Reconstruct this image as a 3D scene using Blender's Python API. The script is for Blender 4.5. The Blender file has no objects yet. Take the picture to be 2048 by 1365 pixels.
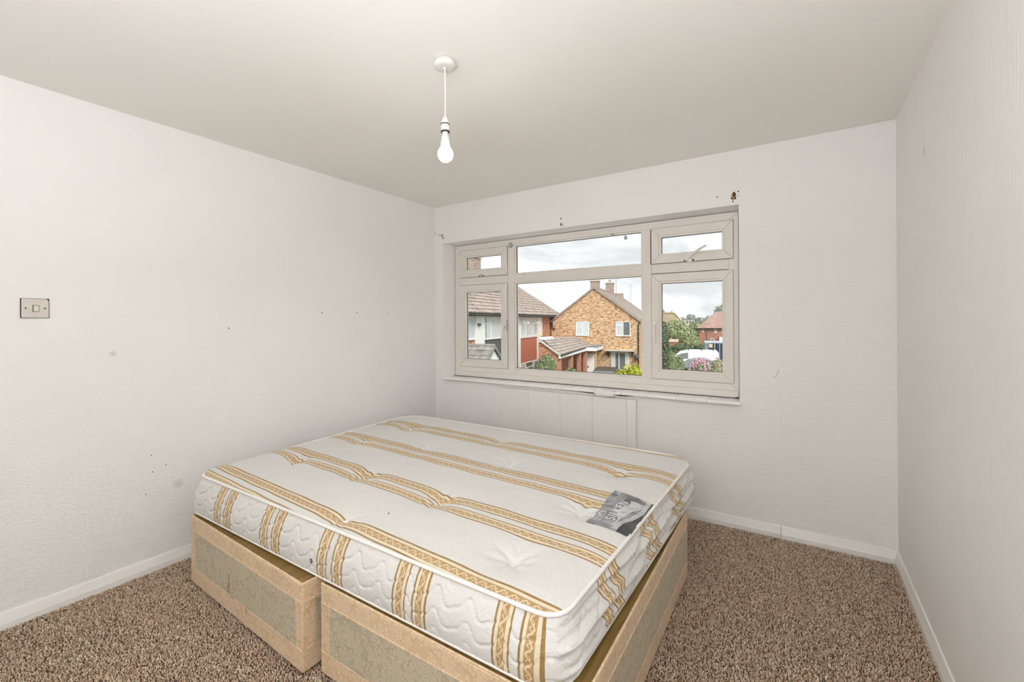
import bpy, bmesh, math, random
import numpy as np
from mathutils import Vector, Matrix

random.seed(7)
RNG = np.random.default_rng(11)
PI = math.pi
sc = bpy.context.scene
COL = sc.collection

# ------------------------------------------------------------------ camera, sky, sun, area light, exposure
CAM = (2.888, -3.1184, 1.3241)
cd = bpy.data.cameras.new('camera')
cd.sensor_width = 36.0
cd.lens = 881.95 / 2048 * 36
cd.shift_y = -40.08 / 2048
cd.clip_start = 0.02
cd.clip_end = 1000
cam = bpy.data.objects.new('camera', cd)
COL.objects.link(cam)
yaw, roll = math.radians(32.9418), 0.0055
F = Vector((-math.sin(yaw), math.cos(yaw), 0))
R0 = Vector((math.cos(yaw), math.sin(yaw), 0))
U0 = Vector((0, 0, 1))
rx = R0 * math.cos(roll) - U0 * math.sin(roll)
uy = R0 * math.sin(roll) + U0 * math.cos(roll)
bz = -F
cam.matrix_world = Matrix(((rx.x, uy.x, bz.x, CAM[0]), (rx.y, uy.y, bz.y, CAM[1]),
                           (rx.z, uy.z, bz.z, CAM[2]), (0, 0, 0, 1)))
sc.camera = cam

w = bpy.data.worlds.new('overcast_sky')
sc.world = w
w.use_nodes = True
nt = w.node_tree
nt.nodes.clear()
wo = nt.nodes.new('ShaderNodeOutputWorld')
bg = nt.nodes.new('ShaderNodeBackground')
tc = nt.nodes.new('ShaderNodeTexCoord')
mp = nt.nodes.new('ShaderNodeMapping')
mp.inputs['Scale'].default_value = (1.0, 1.0, 3.2)
nz = nt.nodes.new('ShaderNodeTexNoise')
nz.inputs['Scale'].default_value = 3.2
nz.inputs['Detail'].default_value = 8
nz.inputs['Roughness'].default_value = 0.62
nz.inputs['Distortion'].default_value = 0.5
cr = nt.nodes.new('ShaderNodeValToRGB')
cr.color_ramp.elements[0].position = 0.40
cr.color_ramp.elements[0].color = (0.85, 0.86, 0.88, 1)
cr.color_ramp.elements[1].position = 0.66
cr.color_ramp.elements[1].color = (1.42, 1.425, 1.435, 1)
nt.links.new(tc.outputs['Generated'], mp.inputs['Vector'])
nt.links.new(mp.outputs['Vector'], nz.inputs['Vector'])
nt.links.new(nz.outputs['Fac'], cr.inputs['Fac'])
nt.links.new(cr.outputs['Color'], bg.inputs['Color'])
bg.inputs['Strength'].default_value = 1.0
nt.links.new(bg.outputs['Background'], wo.inputs['Surface'])

sd = bpy.data.lights.new('hazy_sun', 'SUN')
sd.energy = 3.2
sd.angle = math.radians(25)
sd.color = (1.0, 0.97, 0.92)
sun = bpy.data.objects.new('hazy_sun', sd)
COL.objects.link(sun)
# high, from behind the house the room belongs to
sun.rotation_euler = Vector((-0.55, 0.50, -0.67)).to_track_quat('-Z', 'Y').to_euler()

# unseen fill lamp added behind the camera, aimed up to bounce off the ceiling
ad = bpy.data.lights.new('fill_lamp', 'AREA')
ad.shape = 'RECTANGLE'
ad.size, ad.size_y = 0.6, 0.6
ad.energy = 59.0
ad.spread = math.radians(160)
ad.color = (0.905, 0.95, 1.0)
fl = bpy.data.objects.new('fill_lamp', ad)
COL.objects.link(fl)
fl.location = (2.75, -3.75, 1.05)
fl.rotation_euler = (math.radians(180), 0, 0)

sc.view_settings.view_transform = 'Standard'
sc.view_settings.look = 'None'
sc.view_settings.exposure = 0.0
sc.view_settings.gamma = 1.0
sc.view_settings.use_curve_mapping = False
sc.cycles.use_denoising = True
sc.cycles.max_bounces = 14
sc.cycles.diffuse_bounces = 8
sc.cycles.transparent_max_bounces = 16

# ------------------------------------------------------------------ helpers
def link(o, parent=None):
    COL.objects.link(o)
    if parent is not None:
        o.parent = parent
    return o

def tag(o, label=None, cat=None, group=None, kind=None):
    if label: o['label'] = label
    if cat: o['category'] = cat
    if group: o['group'] = group
    if kind: o['kind'] = kind
    return o

def empty(name, loc=(0, 0, 0), rz=0.0):
    o = bpy.data.objects.new(name, None)
    o.empty_display_size = 0.1
    o.location = loc
    o.rotation_euler = (0, 0, rz)
    COL.objects.link(o)
    return o

def srgb(r, g, b):
    def f(c):
        c /= 255.0
        return c / 12.92 if c <= 0.04045 else ((c + 0.055) / 1.055) ** 2.4
    return (f(r), f(g), f(b), 1.0)

class MB:
    """collects polygons; build() links them as one mesh object"""
    def __init__(self):
        self.v, self.f, self.sm, self.mi = [], [], [], []
        self.mat_i = 0
    def add(self, vs, fs, smooth=False):
        n = len(self.v)
        self.v += [tuple(p) for p in vs]
        for q in fs:
            self.f.append(tuple(i + n for i in q))
            self.sm.append(smooth)
            self.mi.append(self.mat_i)
        return self
    def box(self, a, b):
        (x0, y0, z0), (x1, y1, z1) = a, b
        x0, x1 = min(x0, x1), max(x0, x1)
        y0, y1 = min(y0, y1), max(y0, y1)
        z0, z1 = min(z0, z1), max(z0, z1)
        vs = [(x0, y0, z0), (x1, y0, z0), (x1, y1, z0), (x0, y1, z0), (x0, y0, z1), (x1, y0, z1), (x1, y1, z1), (x0, y1, z1)]
        return self.add(vs, [(0, 3, 2, 1), (4, 5, 6, 7), (0, 1, 5, 4), (1, 2, 6, 5), (2, 3, 7, 6), (3, 0, 4, 7)])
    def prism(self, poly, d):
        """polygon (3D points) swept by the vector d"""
        n = len(poly)
        d = Vector(d)
        vs = [Vector(p) for p in poly] + [Vector(p) + d for p in poly]
        fs = [tuple(range(n))[::-1], tuple(range(n, 2 * n))]
        for i in range(n):
            j = (i + 1) % n
            fs.append((i, j, n + j, n + i))
        return self.add(vs, fs)
    def tube(self, pts, r, seg=10, cap=True, smooth=True):
        pts = [Vector(p) for p in pts]
        rs = r if isinstance(r, (list, tuple)) else [r] * len(pts)
        vs, fs = [], []
        prev = None
        for i, p in enumerate(pts):
            t = (pts[min(i + 1, len(pts) - 1)] - pts[max(i - 1, 0)]).normalized()
            if prev is None:
                ref = Vector((0, 0, 1)) if abs(t.z) < 0.9 else Vector((1, 0, 0))
                u = t.cross(ref).normalized()
            else:
                u = (prev - t * prev.dot(t)).normalized()
            prev = u
            v = t.cross(u)
            for k in range(seg):
                a = 2 * PI * k / seg
                vs.append(p + (u * math.cos(a) + v * math.sin(a)) * rs[i])
        for i in range(len(pts) - 1):
            for k in range(seg):
                k2 = (k + 1) % seg
                fs.append((i * seg + k, i * seg + k2, (i + 1) * seg + k2, (i + 1) * seg + k))
        self.add(vs, fs, smooth)
        if cap:
            m = len(pts) - 1
            self.add(vs[:seg], [tuple(range(seg))[::-1]])
            self.add(vs[m * seg:], [tuple(range(seg))])
        return self
    def lathe(self, prof, c=(0, 0, 0), seg=32, axis='z', smooth=True):
        """profile of (radius, height)"""
        vs, fs = [], []
        for r, h in prof:
            for k in range(seg):
                a = 2 * PI * k / seg
                p = (r * math.cos(a), r * math.sin(a), h)
                if axis == 'x': p = (h, p[0], p[1])
                if axis == 'y': p = (p[0], -h, p[1])
                vs.append((c[0] + p[0], c[1] + p[1], c[2] + p[2]))
        for i in range(len(prof) - 1):
            for k in range(seg):
                k2 = (k + 1) % seg
                fs.append((i * seg + k, i * seg + k2, (i + 1) * seg + k2, (i + 1) * seg + k))
        self.add(vs, fs, smooth)
        return self
    def build(self, name, mat, parent=None, origin=(0, 0, 0), bevel=0.0, bevseg=2, merge=False):
        me = bpy.data.meshes.new(name)
        ox, oy, oz = origin
        me.from_pydata([(p[0] - ox, p[1] - oy, p[2] - oz) for p in self.v], [], self.f)
        mats = mat if isinstance(mat, (list, tuple)) else [mat]
        for m in mats:
            me.materials.append(m)
        me.polygons.foreach_set('use_smooth', self.sm)
        me.polygons.foreach_set('material_index', self.mi)
        bm = bmesh.new()
        bm.from_mesh(me)
        if merge:
            bmesh.ops.remove_doubles(bm, verts=bm.verts, dist=1e-5)
        bmesh.ops.recalc_face_normals(bm, faces=bm.faces)
        bm.to_mesh(me)
        bm.free()
        o = bpy.data.objects.new(name, me)
        link(o, parent)
        if bevel:
            b = o.modifiers.new('bevel', 'BEVEL')
            b.width = bevel
            b.segments = bevseg
            b.limit_method = 'ANGLE'
            b.angle_limit = math.radians(35)
            b.harden_normals = False
        return o

def mesh_np(name, V, Fq, mat, parent=None, smooth=True, uv=None, col=None):
    """mesh from numpy arrays; all faces have the same number of corners"""
    me = bpy.data.meshes.new(name)
    nv, nf, k = len(V), len(Fq), Fq.shape[1]
    me.vertices.add(nv)
    me.vertices.foreach_set('co', np.asarray(V, np.float32).ravel())
    me.loops.add(nf * k)
    me.loops.foreach_set('vertex_index', np.asarray(Fq, np.int32).ravel())
    me.polygons.add(nf)
    me.polygons.foreach_set('loop_start', np.arange(0, nf * k, k, dtype=np.int32))
    me.polygons.foreach_set('loop_total', np.full(nf, k, np.int32))
    me.polygons.foreach_set('use_smooth', np.full(nf, smooth, bool))
    if uv is not None:
        l = me.uv_layers.new(name='UVMap')
        l.data.foreach_set('uv', np.asarray(uv, np.float32).ravel())
    if col is not None:
        a = me.attributes.new('Col', 'FLOAT_COLOR', 'POINT')
        a.data.foreach_set('color', np.asarray(col, np.float32).ravel())
    me.update()
    me.validate()
    me.materials.append(mat)
    o = bpy.data.objects.new(name, me)
    return link(o, parent)

# ------------------------------------------------------------------ materials
class N:
    """small node-graph writer"""
    def __init__(self, name):
        self.m = bpy.data.materials.new(name)
        self.m.use_nodes = True
        self.t = self.m.node_tree
        self.b = self.t.nodes['Principled BSDF']
        self.out = self.t.nodes['Material Output']
        self._o = None
    def node(self, kind, **kw):
        n = self.t.nodes.new(kind)
        for k, v in kw.items():
            setattr(n, k, v)
        return n
    def put(self, sock, v):
        if hasattr(v, 'is_output') or isinstance(v, bpy.types.NodeSocket):
            self.t.links.new(v, sock)
        else:
            sock.default_value = v
    def obj(self):
        if self._o is None:
            self._o = self.node('ShaderNodeTexCoord').outputs['Object']
        return self._o
    def uv(self):
        return self.node('ShaderNodeTexCoord').outputs['UV']
    def math(self, op, a, b=0.0, c=None, clamp=False):
        n = self.node('ShaderNodeMath', operation=op, use_clamp=clamp)
        self.put(n.inputs[0], a)
        self.put(n.inputs[1], b)
        if c is not None: self.put(n.inputs[2], c)
        return n.outputs[0]
    def mapping(self, v, scale=(1, 1, 1), loc=(0, 0, 0), rot=(0, 0, 0)):
        n = self.node('ShaderNodeMapping')
        self.put(n.inputs['Vector'], v)
        n.inputs['Scale'].default_value = scale
        n.inputs['Location'].default_value = loc
        n.inputs['Rotation'].default_value = rot
        return n.outputs[0]
    def noise(self, v, scale, detail=4, rough=0.55, dist=0.0, out='Fac'):
        n = self.node('ShaderNodeTexNoise')
        self.put(n.inputs['Vector'], v)
        n.inputs['Scale'].default_value = scale
        n.inputs['Detail'].default_value = detail
        n.inputs['Roughness'].default_value = rough
        n.inputs['Distortion'].default_value = dist
        return n.outputs[out]
    def voronoi(self, v, scale, feature='F1', out='Distance', rnd=1.0):
        n = self.node('ShaderNodeTexVoronoi', feature=feature)
        self.put(n.inputs['Vector'], v)
        n.inputs['Scale'].default_value = scale
        n.inputs['Randomness'].default_value = rnd
        return n.outputs[out]
    def ramp(self, f, stops, const=False):
        n = self.node('ShaderNodeValToRGB')
        if const: n.color_ramp.interpolation = 'CONSTANT'
        e = n.color_ramp.elements
        while len(e) < len(stops): e.new(0.5)
        for i, (p, c) in enumerate(stops):
            e[i].position = p
            e[i].color = c if hasattr(c, '__len__') else (c, c, c, 1)
        self.put(n.inputs['Fac'], f)
        return n.outputs['Color']
    def mix(self, f, a, b, blend='MIX'):
        n = self.node('ShaderNodeMix', data_type='RGBA', blend_type=blend)
        self.put(n.inputs['Factor'], f)
        self.put(n.inputs['A'], a)
        self.put(n.inputs['B'], b)
        return n.outputs['Result']
    def sep(self, v):
        n = self.node('ShaderNodeSeparateXYZ')
        self.put(n.inputs[0], v)
        return n.outputs
    def comb(self, x, y, z):
        n = self.node('ShaderNodeCombineXYZ')
        for s, q in zip(n.inputs, (x, y, z)): self.put(s, q)
        return n.outputs[0]
    def bump(self, h, strength=0.3, dist=0.01, normal=None):
        n = self.node('ShaderNodeBump')
        self.put(n.inputs['Height'], h)
        n.inputs['Strength'].default_value = strength
        n.inputs['Distance'].default_value = dist
        if normal is not None: self.put(n.inputs['Normal'], normal)
        self.put(self.b.inputs['Normal'], n.outputs[0])
        return n.outputs[0]
    def base(self, c, rough=0.6, metal=0.0, spec=None):
        self.put(self.b.inputs['Base Color'], c)
        self.put(self.b.inputs['Roughness'], rough)
        self.b.inputs['Metallic'].default_value = metal
        if spec is not None: self.b.inputs['Specular IOR Level'].default_value = spec
        return self.m

def plain(name, c, rough=0.6, metal=0.0, nscale=40, namt=0.06, bump=0.0, bdist=0.002, spec=None):
    n = N(name)
    f = n.noise(n.obj(), nscale, 5)
    lo = tuple(max(0, x * (1 - namt)) for x in c[:3]) + (1,)
    hi = tuple(min(1, x * (1 + namt)) for x in c[:3]) + (1,)
    n.base(n.ramp(f, [(0.3, lo), (0.7, hi)]), rough, metal, spec)
    if bump: n.bump(f, bump, bdist)
    return n.m

def glass_mat(name, tint=(0.97, 0.985, 0.98, 1)):
    n = N(name)
    t = n.node('ShaderNodeBsdfTransparent')
    t.inputs[0].default_value = tint
    g = n.node('ShaderNodeBsdfGlossy')
    g.inputs['Roughness'].default_value = 0.01
    fr = n.node('ShaderNodeFresnel')
    bf = n.node('ShaderNodeNewGeometry').outputs['Backfacing']
    n.put(fr.inputs['IOR'], n.math('ADD', 1.30, n.math('MULTIPLY', bf, 1 / 1.30 - 1.30)))
    # faint dirt film on the pane
    mx = n.node('ShaderNodeMixShader')
    n.put(mx.inputs[0], fr.outputs[0])
    n.t.links.new(t.outputs[0], mx.inputs[1])
    n.t.links.new(g.outputs[0], mx.inputs[2])
    n.t.links.new(mx.outputs[0], n.out.inputs['Surface'])
    n.t.nodes.remove(n.b)
    return n.m

def spots(n, col, pts, plane, dark, amt):
    """worn round marks of their own on a wall: pts = (u, v, radius)"""
    o = n.sep(n.obj())
    u, v = o[plane[0]], o[plane[1]]
    for (pu, pv, r) in pts:
        du = n.math('SUBTRACT', u, pu)
        dv = n.math('SUBTRACT', v, pv)
        d = n.math('SQRT', n.math('ADD', n.math('MULTIPLY', du, du), n.math('MULTIPLY', dv, dv)))
        f = n.math('MULTIPLY', n.math('SUBTRACT', 1.0, n.math('DIVIDE', d, r), clamp=True), amt, clamp=True)
        col = n.mix(f, col, dark)
    return col

def wall_mat(name, tex, pts=(), plane=(1, 2)):
    n = N(name)
    o = n.obj()
    big = n.noise(o, 1.3, 3)
    c = n.ramp(big, [(0.3, (0.855, 0.848, 0.835, 1)), (0.7, (0.885, 0.875, 0.858, 1))])
    scuff = n.ramp(n.noise(o, 5.0, 6, 0.7), [(0.62, 0.0), (0.86, 1.0)])
    c = n.mix(n.math('MULTIPLY', scuff, 0.07), c, (0.5, 0.46, 0.42, 1))
    if pts: c = spots(n, c, pts, plane, (0.50, 0.455, 0.44, 1), 0.55)
    n.base(c, 0.62, spec=0.25)
    if tex == 'ripple':        # embossed lining paper, stronger low down where it was repainted
        zz = n.sep(o)[2]
        fade = n.math('ADD', n.math('MULTIPLY', n.math('SUBTRACT', 1.35, zz, clamp=True), 0.85), 0.12)
        wv = n.noise(n.mapping(o, (1, 34, 85)), 1.0, 3, 0.5, 1.6)
        h = n.math('MULTIPLY', n.ramp(wv, [(0.35, 0.0), (0.65, 1.0)]), fade)
        n.bump(h, 0.42, 0.004)
    elif tex == 'strokes_h':   # horizontal roller and brush marks
        wv = n.noise(n.mapping(o, (6, 1, 120)), 1.0, 4, 0.6)
        n.bump(wv, 0.5, 0.003)
    elif tex == 'strokes_v':
        wv = n.noise(n.mapping(o, (1, 90, 5)), 1.0, 4, 0.6)
        n.bump(wv, 0.5, 0.003)
    return n.m

M = {}
M['wall_left'] = wall_mat('wall_left_paint', 'ripple', [(-2.074, 0.431, 0.03), (-2.35, 1.17, 0.02)], (1, 2))
M['wall_back'] = wall_mat('wall_back_paint', 'strokes_h')
M['wall_right'] = wall_mat('wall_right_paint', 'strokes_v', [(-0.62, 2.03, 0.03)], (1, 2))
nn = N('ceiling_paint')
cc = nn.ramp(nn.noise(nn.obj(), 0.9, 3), [(0.3, (0.875, 0.845, 0.795, 1)), (0.7, (0.90, 0.87, 0.83, 1))])
nn.base(cc, 0.7, spec=0.2)
nn.bump(nn.noise(nn.mapping(nn.obj(), (5, 40, 1)), 1.0, 4), 0.15, 0.002)
M['ceiling'] = nn.m
M['gloss'] = plain('white_gloss_paint', (0.86, 0.845, 0.82, 1), 0.32, nscale=9, namt=0.02, bump=0.08, bdist=0.002)
M['upvc'] = plain('aged_white_plastic', (0.78, 0.735, 0.69, 1), 0.4, nscale=6, namt=0.03)
M['bead'] = plain('white_glazing_bead', (0.80, 0.76, 0.71, 1), 0.35, nscale=6, namt=0.03)
M['gasket'] = plain('black_rubber_gasket', (0.035, 0.033, 0.03, 1), 0.6)
M['handle'] = plain('white_plastic_handle', (0.82, 0.79, 0.75, 1), 0.3, nscale=20, namt=0.03)
M['tile'] = plain('white_glazed_tile', (0.93, 0.93, 0.915, 1), 0.15, nscale=15, namt=0.02, spec=0.5)
M['grout'] = plain('grey_grout', (0.30, 0.28, 0.25, 1), 0.9, nscale=90, namt=0.4)
M['glass'] = glass_mat('window_glass')
M['rust'] = plain('rusty_screws', (0.10, 0.045, 0.02, 1), 0.9, nscale=300, namt=0.6)
M['hole'] = plain('bare_plaster_hole_and_shade', (0.055, 0.035, 0.022, 1), 0.95, nscale=200, namt=0.7)
M['plaster'] = plain('chipped_brown_plaster', (0.33, 0.21, 0.11, 1), 0.95, nscale=200, namt=0.5, bump=0.6)
M['panel'] = plain('painted_board', (0.87, 0.84, 0.805, 1), 0.5, nscale=7, namt=0.025, bump=0.08)
M['smear'] = plain('grey_adhesive', (0.42, 0.42, 0.39, 1), 0.7, nscale=60, namt=0.2)
M['filler'] = plain('pinkish_filler', (0.56, 0.47, 0.43, 1), 0.9, nscale=90, namt=0.2)
M['switch'] = plain('worn_white_switch_plastic', (0.68, 0.63, 0.585, 1), 0.35, nscale=50, namt=0.04)
M['rocker'] = plain('cream_rocker', (0.70, 0.65, 0.56, 1), 0.35, nscale=50, namt=0.03)
M['dark'] = plain('dark_metal', (0.03, 0.027, 0.025, 1), 0.45, 0.3)
M['fitting'] = plain('white_light_fitting', (0.80, 0.78, 0.74, 1), 0.35, nscale=30, namt=0.02)
n_ = N('lit_bulb_glass')
n_.base((0.95, 0.95, 0.93, 1), 0.3)
n_.b.inputs['Emission Color'].default_value = (1.0, 0.975, 0.945, 1)
n_.b.inputs['Emission Strength'].default_value = 150.0
M['bulb'] = n_.m
n_ = N('dim_upper_bulb_glass')
n_.base((0.95, 0.95, 0.93, 1), 0.3)
n_.b.inputs['Emission Color'].default_value = (1.0, 0.975, 0.945, 1)
n_.b.inputs['Emission Strength'].default_value = 30.0
M['bulb_top'] = n_.m

# carpet: heathered brown twist pile (yarn colour is per tuft)
n_ = N('carpet_backing')
f1 = n_.noise(n_.obj(), 210, 3, 0.7)
n_.base(n_.ramp(f1, [(0.3, (0.035, 0.02, 0.011, 1)), (0.55, (0.16, 0.10, 0.065, 1)), (0.75, (0.36, 0.26, 0.19, 1))]), 0.95, spec=0.1)
n_.bump(f1, 0.8, 0.008)
M['carpet'] = n_.m
n_ = N('carpet_yarn')
at = n_.node('ShaderNodeAttribute', attribute_name='Col')
n_.base(at.outputs['Color'], 0.9, spec=0.1)
M['yarn'] = n_.m

# mattress ticking
GOLD, LINE, CREAM, WHITE = (0.44, 0.275, 0.115, 1), (0.32, 0.19, 0.065, 1), (0.74, 0.64, 0.475, 1), (0.70, 0.685, 0.66, 1)
n_ = N('striped_ticking')
uvs = n_.sep(n_.uv())
fr = n_.math('SUBTRACT', n_.math('FRACT', n_.math('ADD', uvs[0], 0.5)), 0.5)
wq = n_.math('ADD', n_.math('DIVIDE', fr, 0.375), 0.5)          # 0..1 across one double band
wc = n_.math('MULTIPLY_ADD', wq, 0.5, 0.25, clamp=True)          # 0..1 with white on either side
def S(x): return 0.25 + 0.5 * x
stops = [(0.0, WHITE)]
for x, c in ((0.0, LINE), (0.045, CREAM), (0.115, GOLD), (0.272, CREAM), (0.345, LINE), (0.39, WHITE),
             (0.575, LINE), (0.62, CREAM), (0.69, GOLD), (0.862, CREAM), (0.935, LINE), (0.985, WHITE)):
    stops.append((S(x), c))
scol = n_.ramp(wc, stops, True)
isg = n_.ramp(wc, [(0.0, 0), (S(0.115), 1.0), (S(0.272), 0.0), (S(0.69), 1.0), (S(0.862), 0.0)], True)
# woven scroll inside the gold bands
mid = n_.ramp(wc, [(0.0, 0.1935), (0.5, 0.776)], True)
dv = n_.math('DIVIDE', n_.math('SUBTRACT', wq, n_.sep(mid)[0]), 0.16)
ph = n_.math('MULTIPLY', uvs[1], 2 * PI / 0.038)
s1 = n_.math('ABSOLUTE', n_.math('SUBTRACT', dv, n_.math('MULTIPLY', n_.math('SINE', ph), 0.33)))
s2 = n_.math('ABSOLUTE', n_.math('SUBTRACT', dv, n_.math('MULTIPLY', n_.math('SINE', n_.math('MULTIPLY_ADD', ph, 2.0, 1.1)), 0.22)))
scr = n_.math('MAXIMUM', n_.math('LESS_THAN', s1, 0.10), n_.math('LESS_THAN', s2, 0.07))
scol = n_.mix(n_.math('MULTIPLY', n_.math('MULTIPLY', scr, isg), 0.75), scol, (0.80, 0.66, 0.45, 1))
# woven damask on the white ground
dm = n_.noise(n_.mapping(n_.obj(), (1, 1, 1)), 9.0, 2, 0.5, 3.5)
dl = n_.ramp(dm, [(0.44, 0.0), (0.47, 1.0), (0.53, 1.0), (0.56, 0.0)])
scol = n_.mix(n_.math('MULTIPLY', dl, 0.10), scol, (0.66, 0.63, 0.58, 1))
grime = n_.ramp(n_.noise(n_.obj(), 3.1, 5, 0.6), [(0.55, 0.0), (0.8, 1.0)])
scol = n_.mix(n_.math('MULTIPLY', grime, 0.09), scol, (0.55, 0.48, 0.38, 1))
n_.base(scol, 0.75, spec=0.25)
n_.b.inputs['Sheen Weight'].default_value = 0.15
hh = n_.math('ADD', n_.math('MULTIPLY', n_.noise(n_.obj(), 26, 4, 0.6), 0.45), n_.math('MULTIPLY', dl, 0.25))
n_.bump(hh, 0.35, 0.006)
M['ticking'] = n_.m
M['tape'] = plain('white_edge_tape', (0.83, 0.81, 0.78, 1), 0.6, nscale=120, namt=0.05, bump=0.2)
M['brass'] = plain('dull_brass', (0.16, 0.10, 0.05, 1), 0.4, 0.8)

def damask(name, bgc, fgc, linec, worn=0.0):
    n = N(name)
    o = n.obj()
    q = n.sep(o)
    v2 = n.comb(n.math('ADD', q[0], q[1]), q[2], 0.0)
    wob = n.node('ShaderNodeVectorMath', operation='SCALE')
    n.put(wob.inputs[0], n.noise(v2, 30.0, 2, 0.5, 0.0, 'Color'))
    wob.inputs['Scale'].default_value = 0.010
    add = n.node('ShaderNodeVectorMath', operation='ADD')
    n.put(add.inputs[0], v2)
    n.put(add.inputs[1], wob.outputs[0])
    def flowers(scale, rad, petals, shift):
        vo = n.node('ShaderNodeTexVoronoi', voronoi_dimensions='2D', feature='F1')
        vs = n.mapping(add.outputs[0], (1, 1, 1), (shift, shift * 0.7, 0))
        n.put(vo.inputs['Vector'], vs)
        vo.inputs['Scale'].default_value = scale
        vo.inputs['Randomness'].default_value = 0.75
        su = n.node('ShaderNodeVectorMath', operation='SUBTRACT')
        n.put(su.inputs[0], vs)
        n.put(su.inputs[1], vo.outputs['Position'])
        p = n.sep(su.outputs[0])
        r = n.math('SQRT', n.math('ADD', n.math('MULTIPLY', p[0], p[0]), n.math('MULTIPLY', p[1], p[1])))
        th = n.math('ADD', n.math('ARCTAN2', p[1], p[0]), n.math('MULTIPLY', n.sep(vo.outputs['Color'])[0], 6.28))
        pr = n.math('MULTIPLY_ADD', n.math('ABSOLUTE', n.math('SINE', n.math('MULTIPLY', th, petals / 2))), rad * 0.72, rad * 0.28)
        k = n.math('DIVIDE', r, pr)
        fill = n.ramp(k, [(0.0, 0.45), (0.75, 1.0), (0.93, 1.0), (1.0, 0.0)])
        line = n.ramp(n.math('ABSOLUTE', n.math('SUBTRACT', k, 1.0)), [(0.0, 1.0), (0.20, 0.0)])
        inner = n.ramp(n.math('ABSOLUTE', n.math('SUBTRACT', k, 0.5)), [(0.0, 0.7), (0.10, 0.0)])
        return fill, n.math('MAXIMUM', line, inner)
    f1, l1 = flowers(15.0, 0.040, 5, 0.0)
    f2, l2 = flowers(24.0, 0.020, 3, 0.37)
    petals = n.math('MAXIMUM', f1, f2)
    ring = n.math('MAXIMUM', l1, l2)
    c = n.mix(n.math('MULTIPLY', petals, 0.6), bgc, fgc)
    c = n.mix(n.math('MULTIPLY', ring, 0.6), c, linec)
    ew = n.ramp(n.noise(o, 2.6, 4, 0.6), [(0.5, 0.0), (0.75, 1.0)])
    c = n.mix(n.math('MULTIPLY', ew, 0.12 + worn), c, (0.36, 0.27, 0.15, 1))
    n.base(c, 0.6, spec=0.3)
    n.b.inputs['Sheen Weight'].default_value = 0.1
    n.bump(n.math('ADD', petals, n.math('MULTIPLY', n.noise(o, 160, 2), 0.7)), 0.25, 0.003)
    return n.m
M['peach'] = damask('peach_damask', (0.67, 0.49, 0.305, 1), (0.82, 0.655, 0.48, 1), (0.53, 0.365, 0.20, 1))
M['sage'] = damask('sage_grey_damask', (0.46, 0.40, 0.285, 1), (0.66, 0.585, 0.46, 1), (0.37, 0.30, 0.18, 1))
n_ = N('gold_brown_platform_cloth')
fz = n_.noise(n_.mapping(n_.obj(), (42, 4, 1), rot=(0, 0, 0.5)), 1.0, 3, 0.6, 0.8)
n_.base(n_.ramp(fz, [(0.3, (0.15, 0.085, 0.018, 1)), (0.7, (0.27, 0.165, 0.042, 1))]), 0.55)
n_.bump(fz, 0.3, 0.004)
M['platform'] = n_.m
n_ = N('stained_cloth')
n_.base(n_.ramp(n_.noise(n_.obj(), 40, 4), [(0.3, (0.33, 0.245, 0.13, 1)), (0.7, (0.44, 0.355, 0.22, 1))]), 0.8)
M['stain'] = n_.m
# printed satin label
n_ = N('grey_satin_label')
o_ = n_.obj()
sp = n_.sep(o_)
sat = n_.noise(n_.mapping(o_, (9, 22, 1), rot=(0, 0, 0.6)), 1.0, 3, 0.5, 1.2)
n_.base(n_.ramp(sat, [(0.32, (0.085, 0.085, 0.088, 1)), (0.5, (0.22, 0.22, 0.225, 1)), (0.68, (0.42, 0.42, 0.43, 1))]), 0.35)
M['label'] = n_.m
M['labeldark'] = plain('black_satin_print', (0.035, 0.035, 0.038, 1), 0.35, nscale=25, namt=0.5)
M['labelwhite'] = plain('white_print', (0.82, 0.82, 0.82, 1), 0.5)
M['labelgrey'] = plain('pale_grey_print', (0.55, 0.55, 0.55, 1), 0.5, nscale=45, namt=0.3)

# ------------------------------------------------------------------ room shell
W, H, DB = 3.3366, 2.4, -4.25
def struct(o, label=None):
    o['kind'] = 'structure'
    if label: o['label'] = label
    return o
T = 0.28
struct(MB().box((-T, DB - T, -0.12), (W + T, T, 0.0)).build('floor', M['carpet']))
struct(MB().box((-T, DB - T, H), (W + T, T, H + 0.15)).build('ceiling', M['ceiling']))
wall_left = struct(MB().box((-T, DB - T, 0), (0, T, H)).build('wall_left', M['wall_left']))
wall_right = struct(MB().box((W, DB - T, 0), (W + T, T, H)).build('wall_right', M['wall_right']))
struct(MB().box((0, DB - T, 0), (W, DB, H)).build('wall_front', M['wall_right']))
# window wall with its opening; the plastered jambs splay slightly towards the frame
OX0, OX1, OZ0, OZ1 = 0.095, 2.578, 0.784, 2.053
FX0, FX1, FZ0, FZ1, FY = 0.138, 2.562, 0.815, 2.040, 0.13
m = MB()
def ringface(y, x0, x1, z0, z1, flip):
    o = [(0, y, 0), (W, y, 0), (W, y, H), (0, y, H)]
    i = [(x0, y, z0), (x1, y, z0), (x1, y, z1), (x0, y, z1)]
    fs = [(0, 1, 5, 4), (1, 2, 6, 5), (2, 3, 7, 6), (3, 0, 4, 7)]
    m.add(o + i, fs)
ringface(0.0, OX0, OX1, OZ0, OZ1, False)
ringface(T, FX0 - 0.005, FX1 + 0.005, OZ0, FZ1 + 0.004, True)
a = [(OX0, 0, OZ0), (OX1, 0, OZ0), (OX1, 0, OZ1), (OX0, 0, OZ1)]
b = [(FX0 - 0.012, FY, OZ0), (FX1 + 0.006, FY, OZ0), (FX1 + 0.006, FY, FZ1 + 0.004), (FX0 - 0.012, FY, FZ1 + 0.004)]
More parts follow.
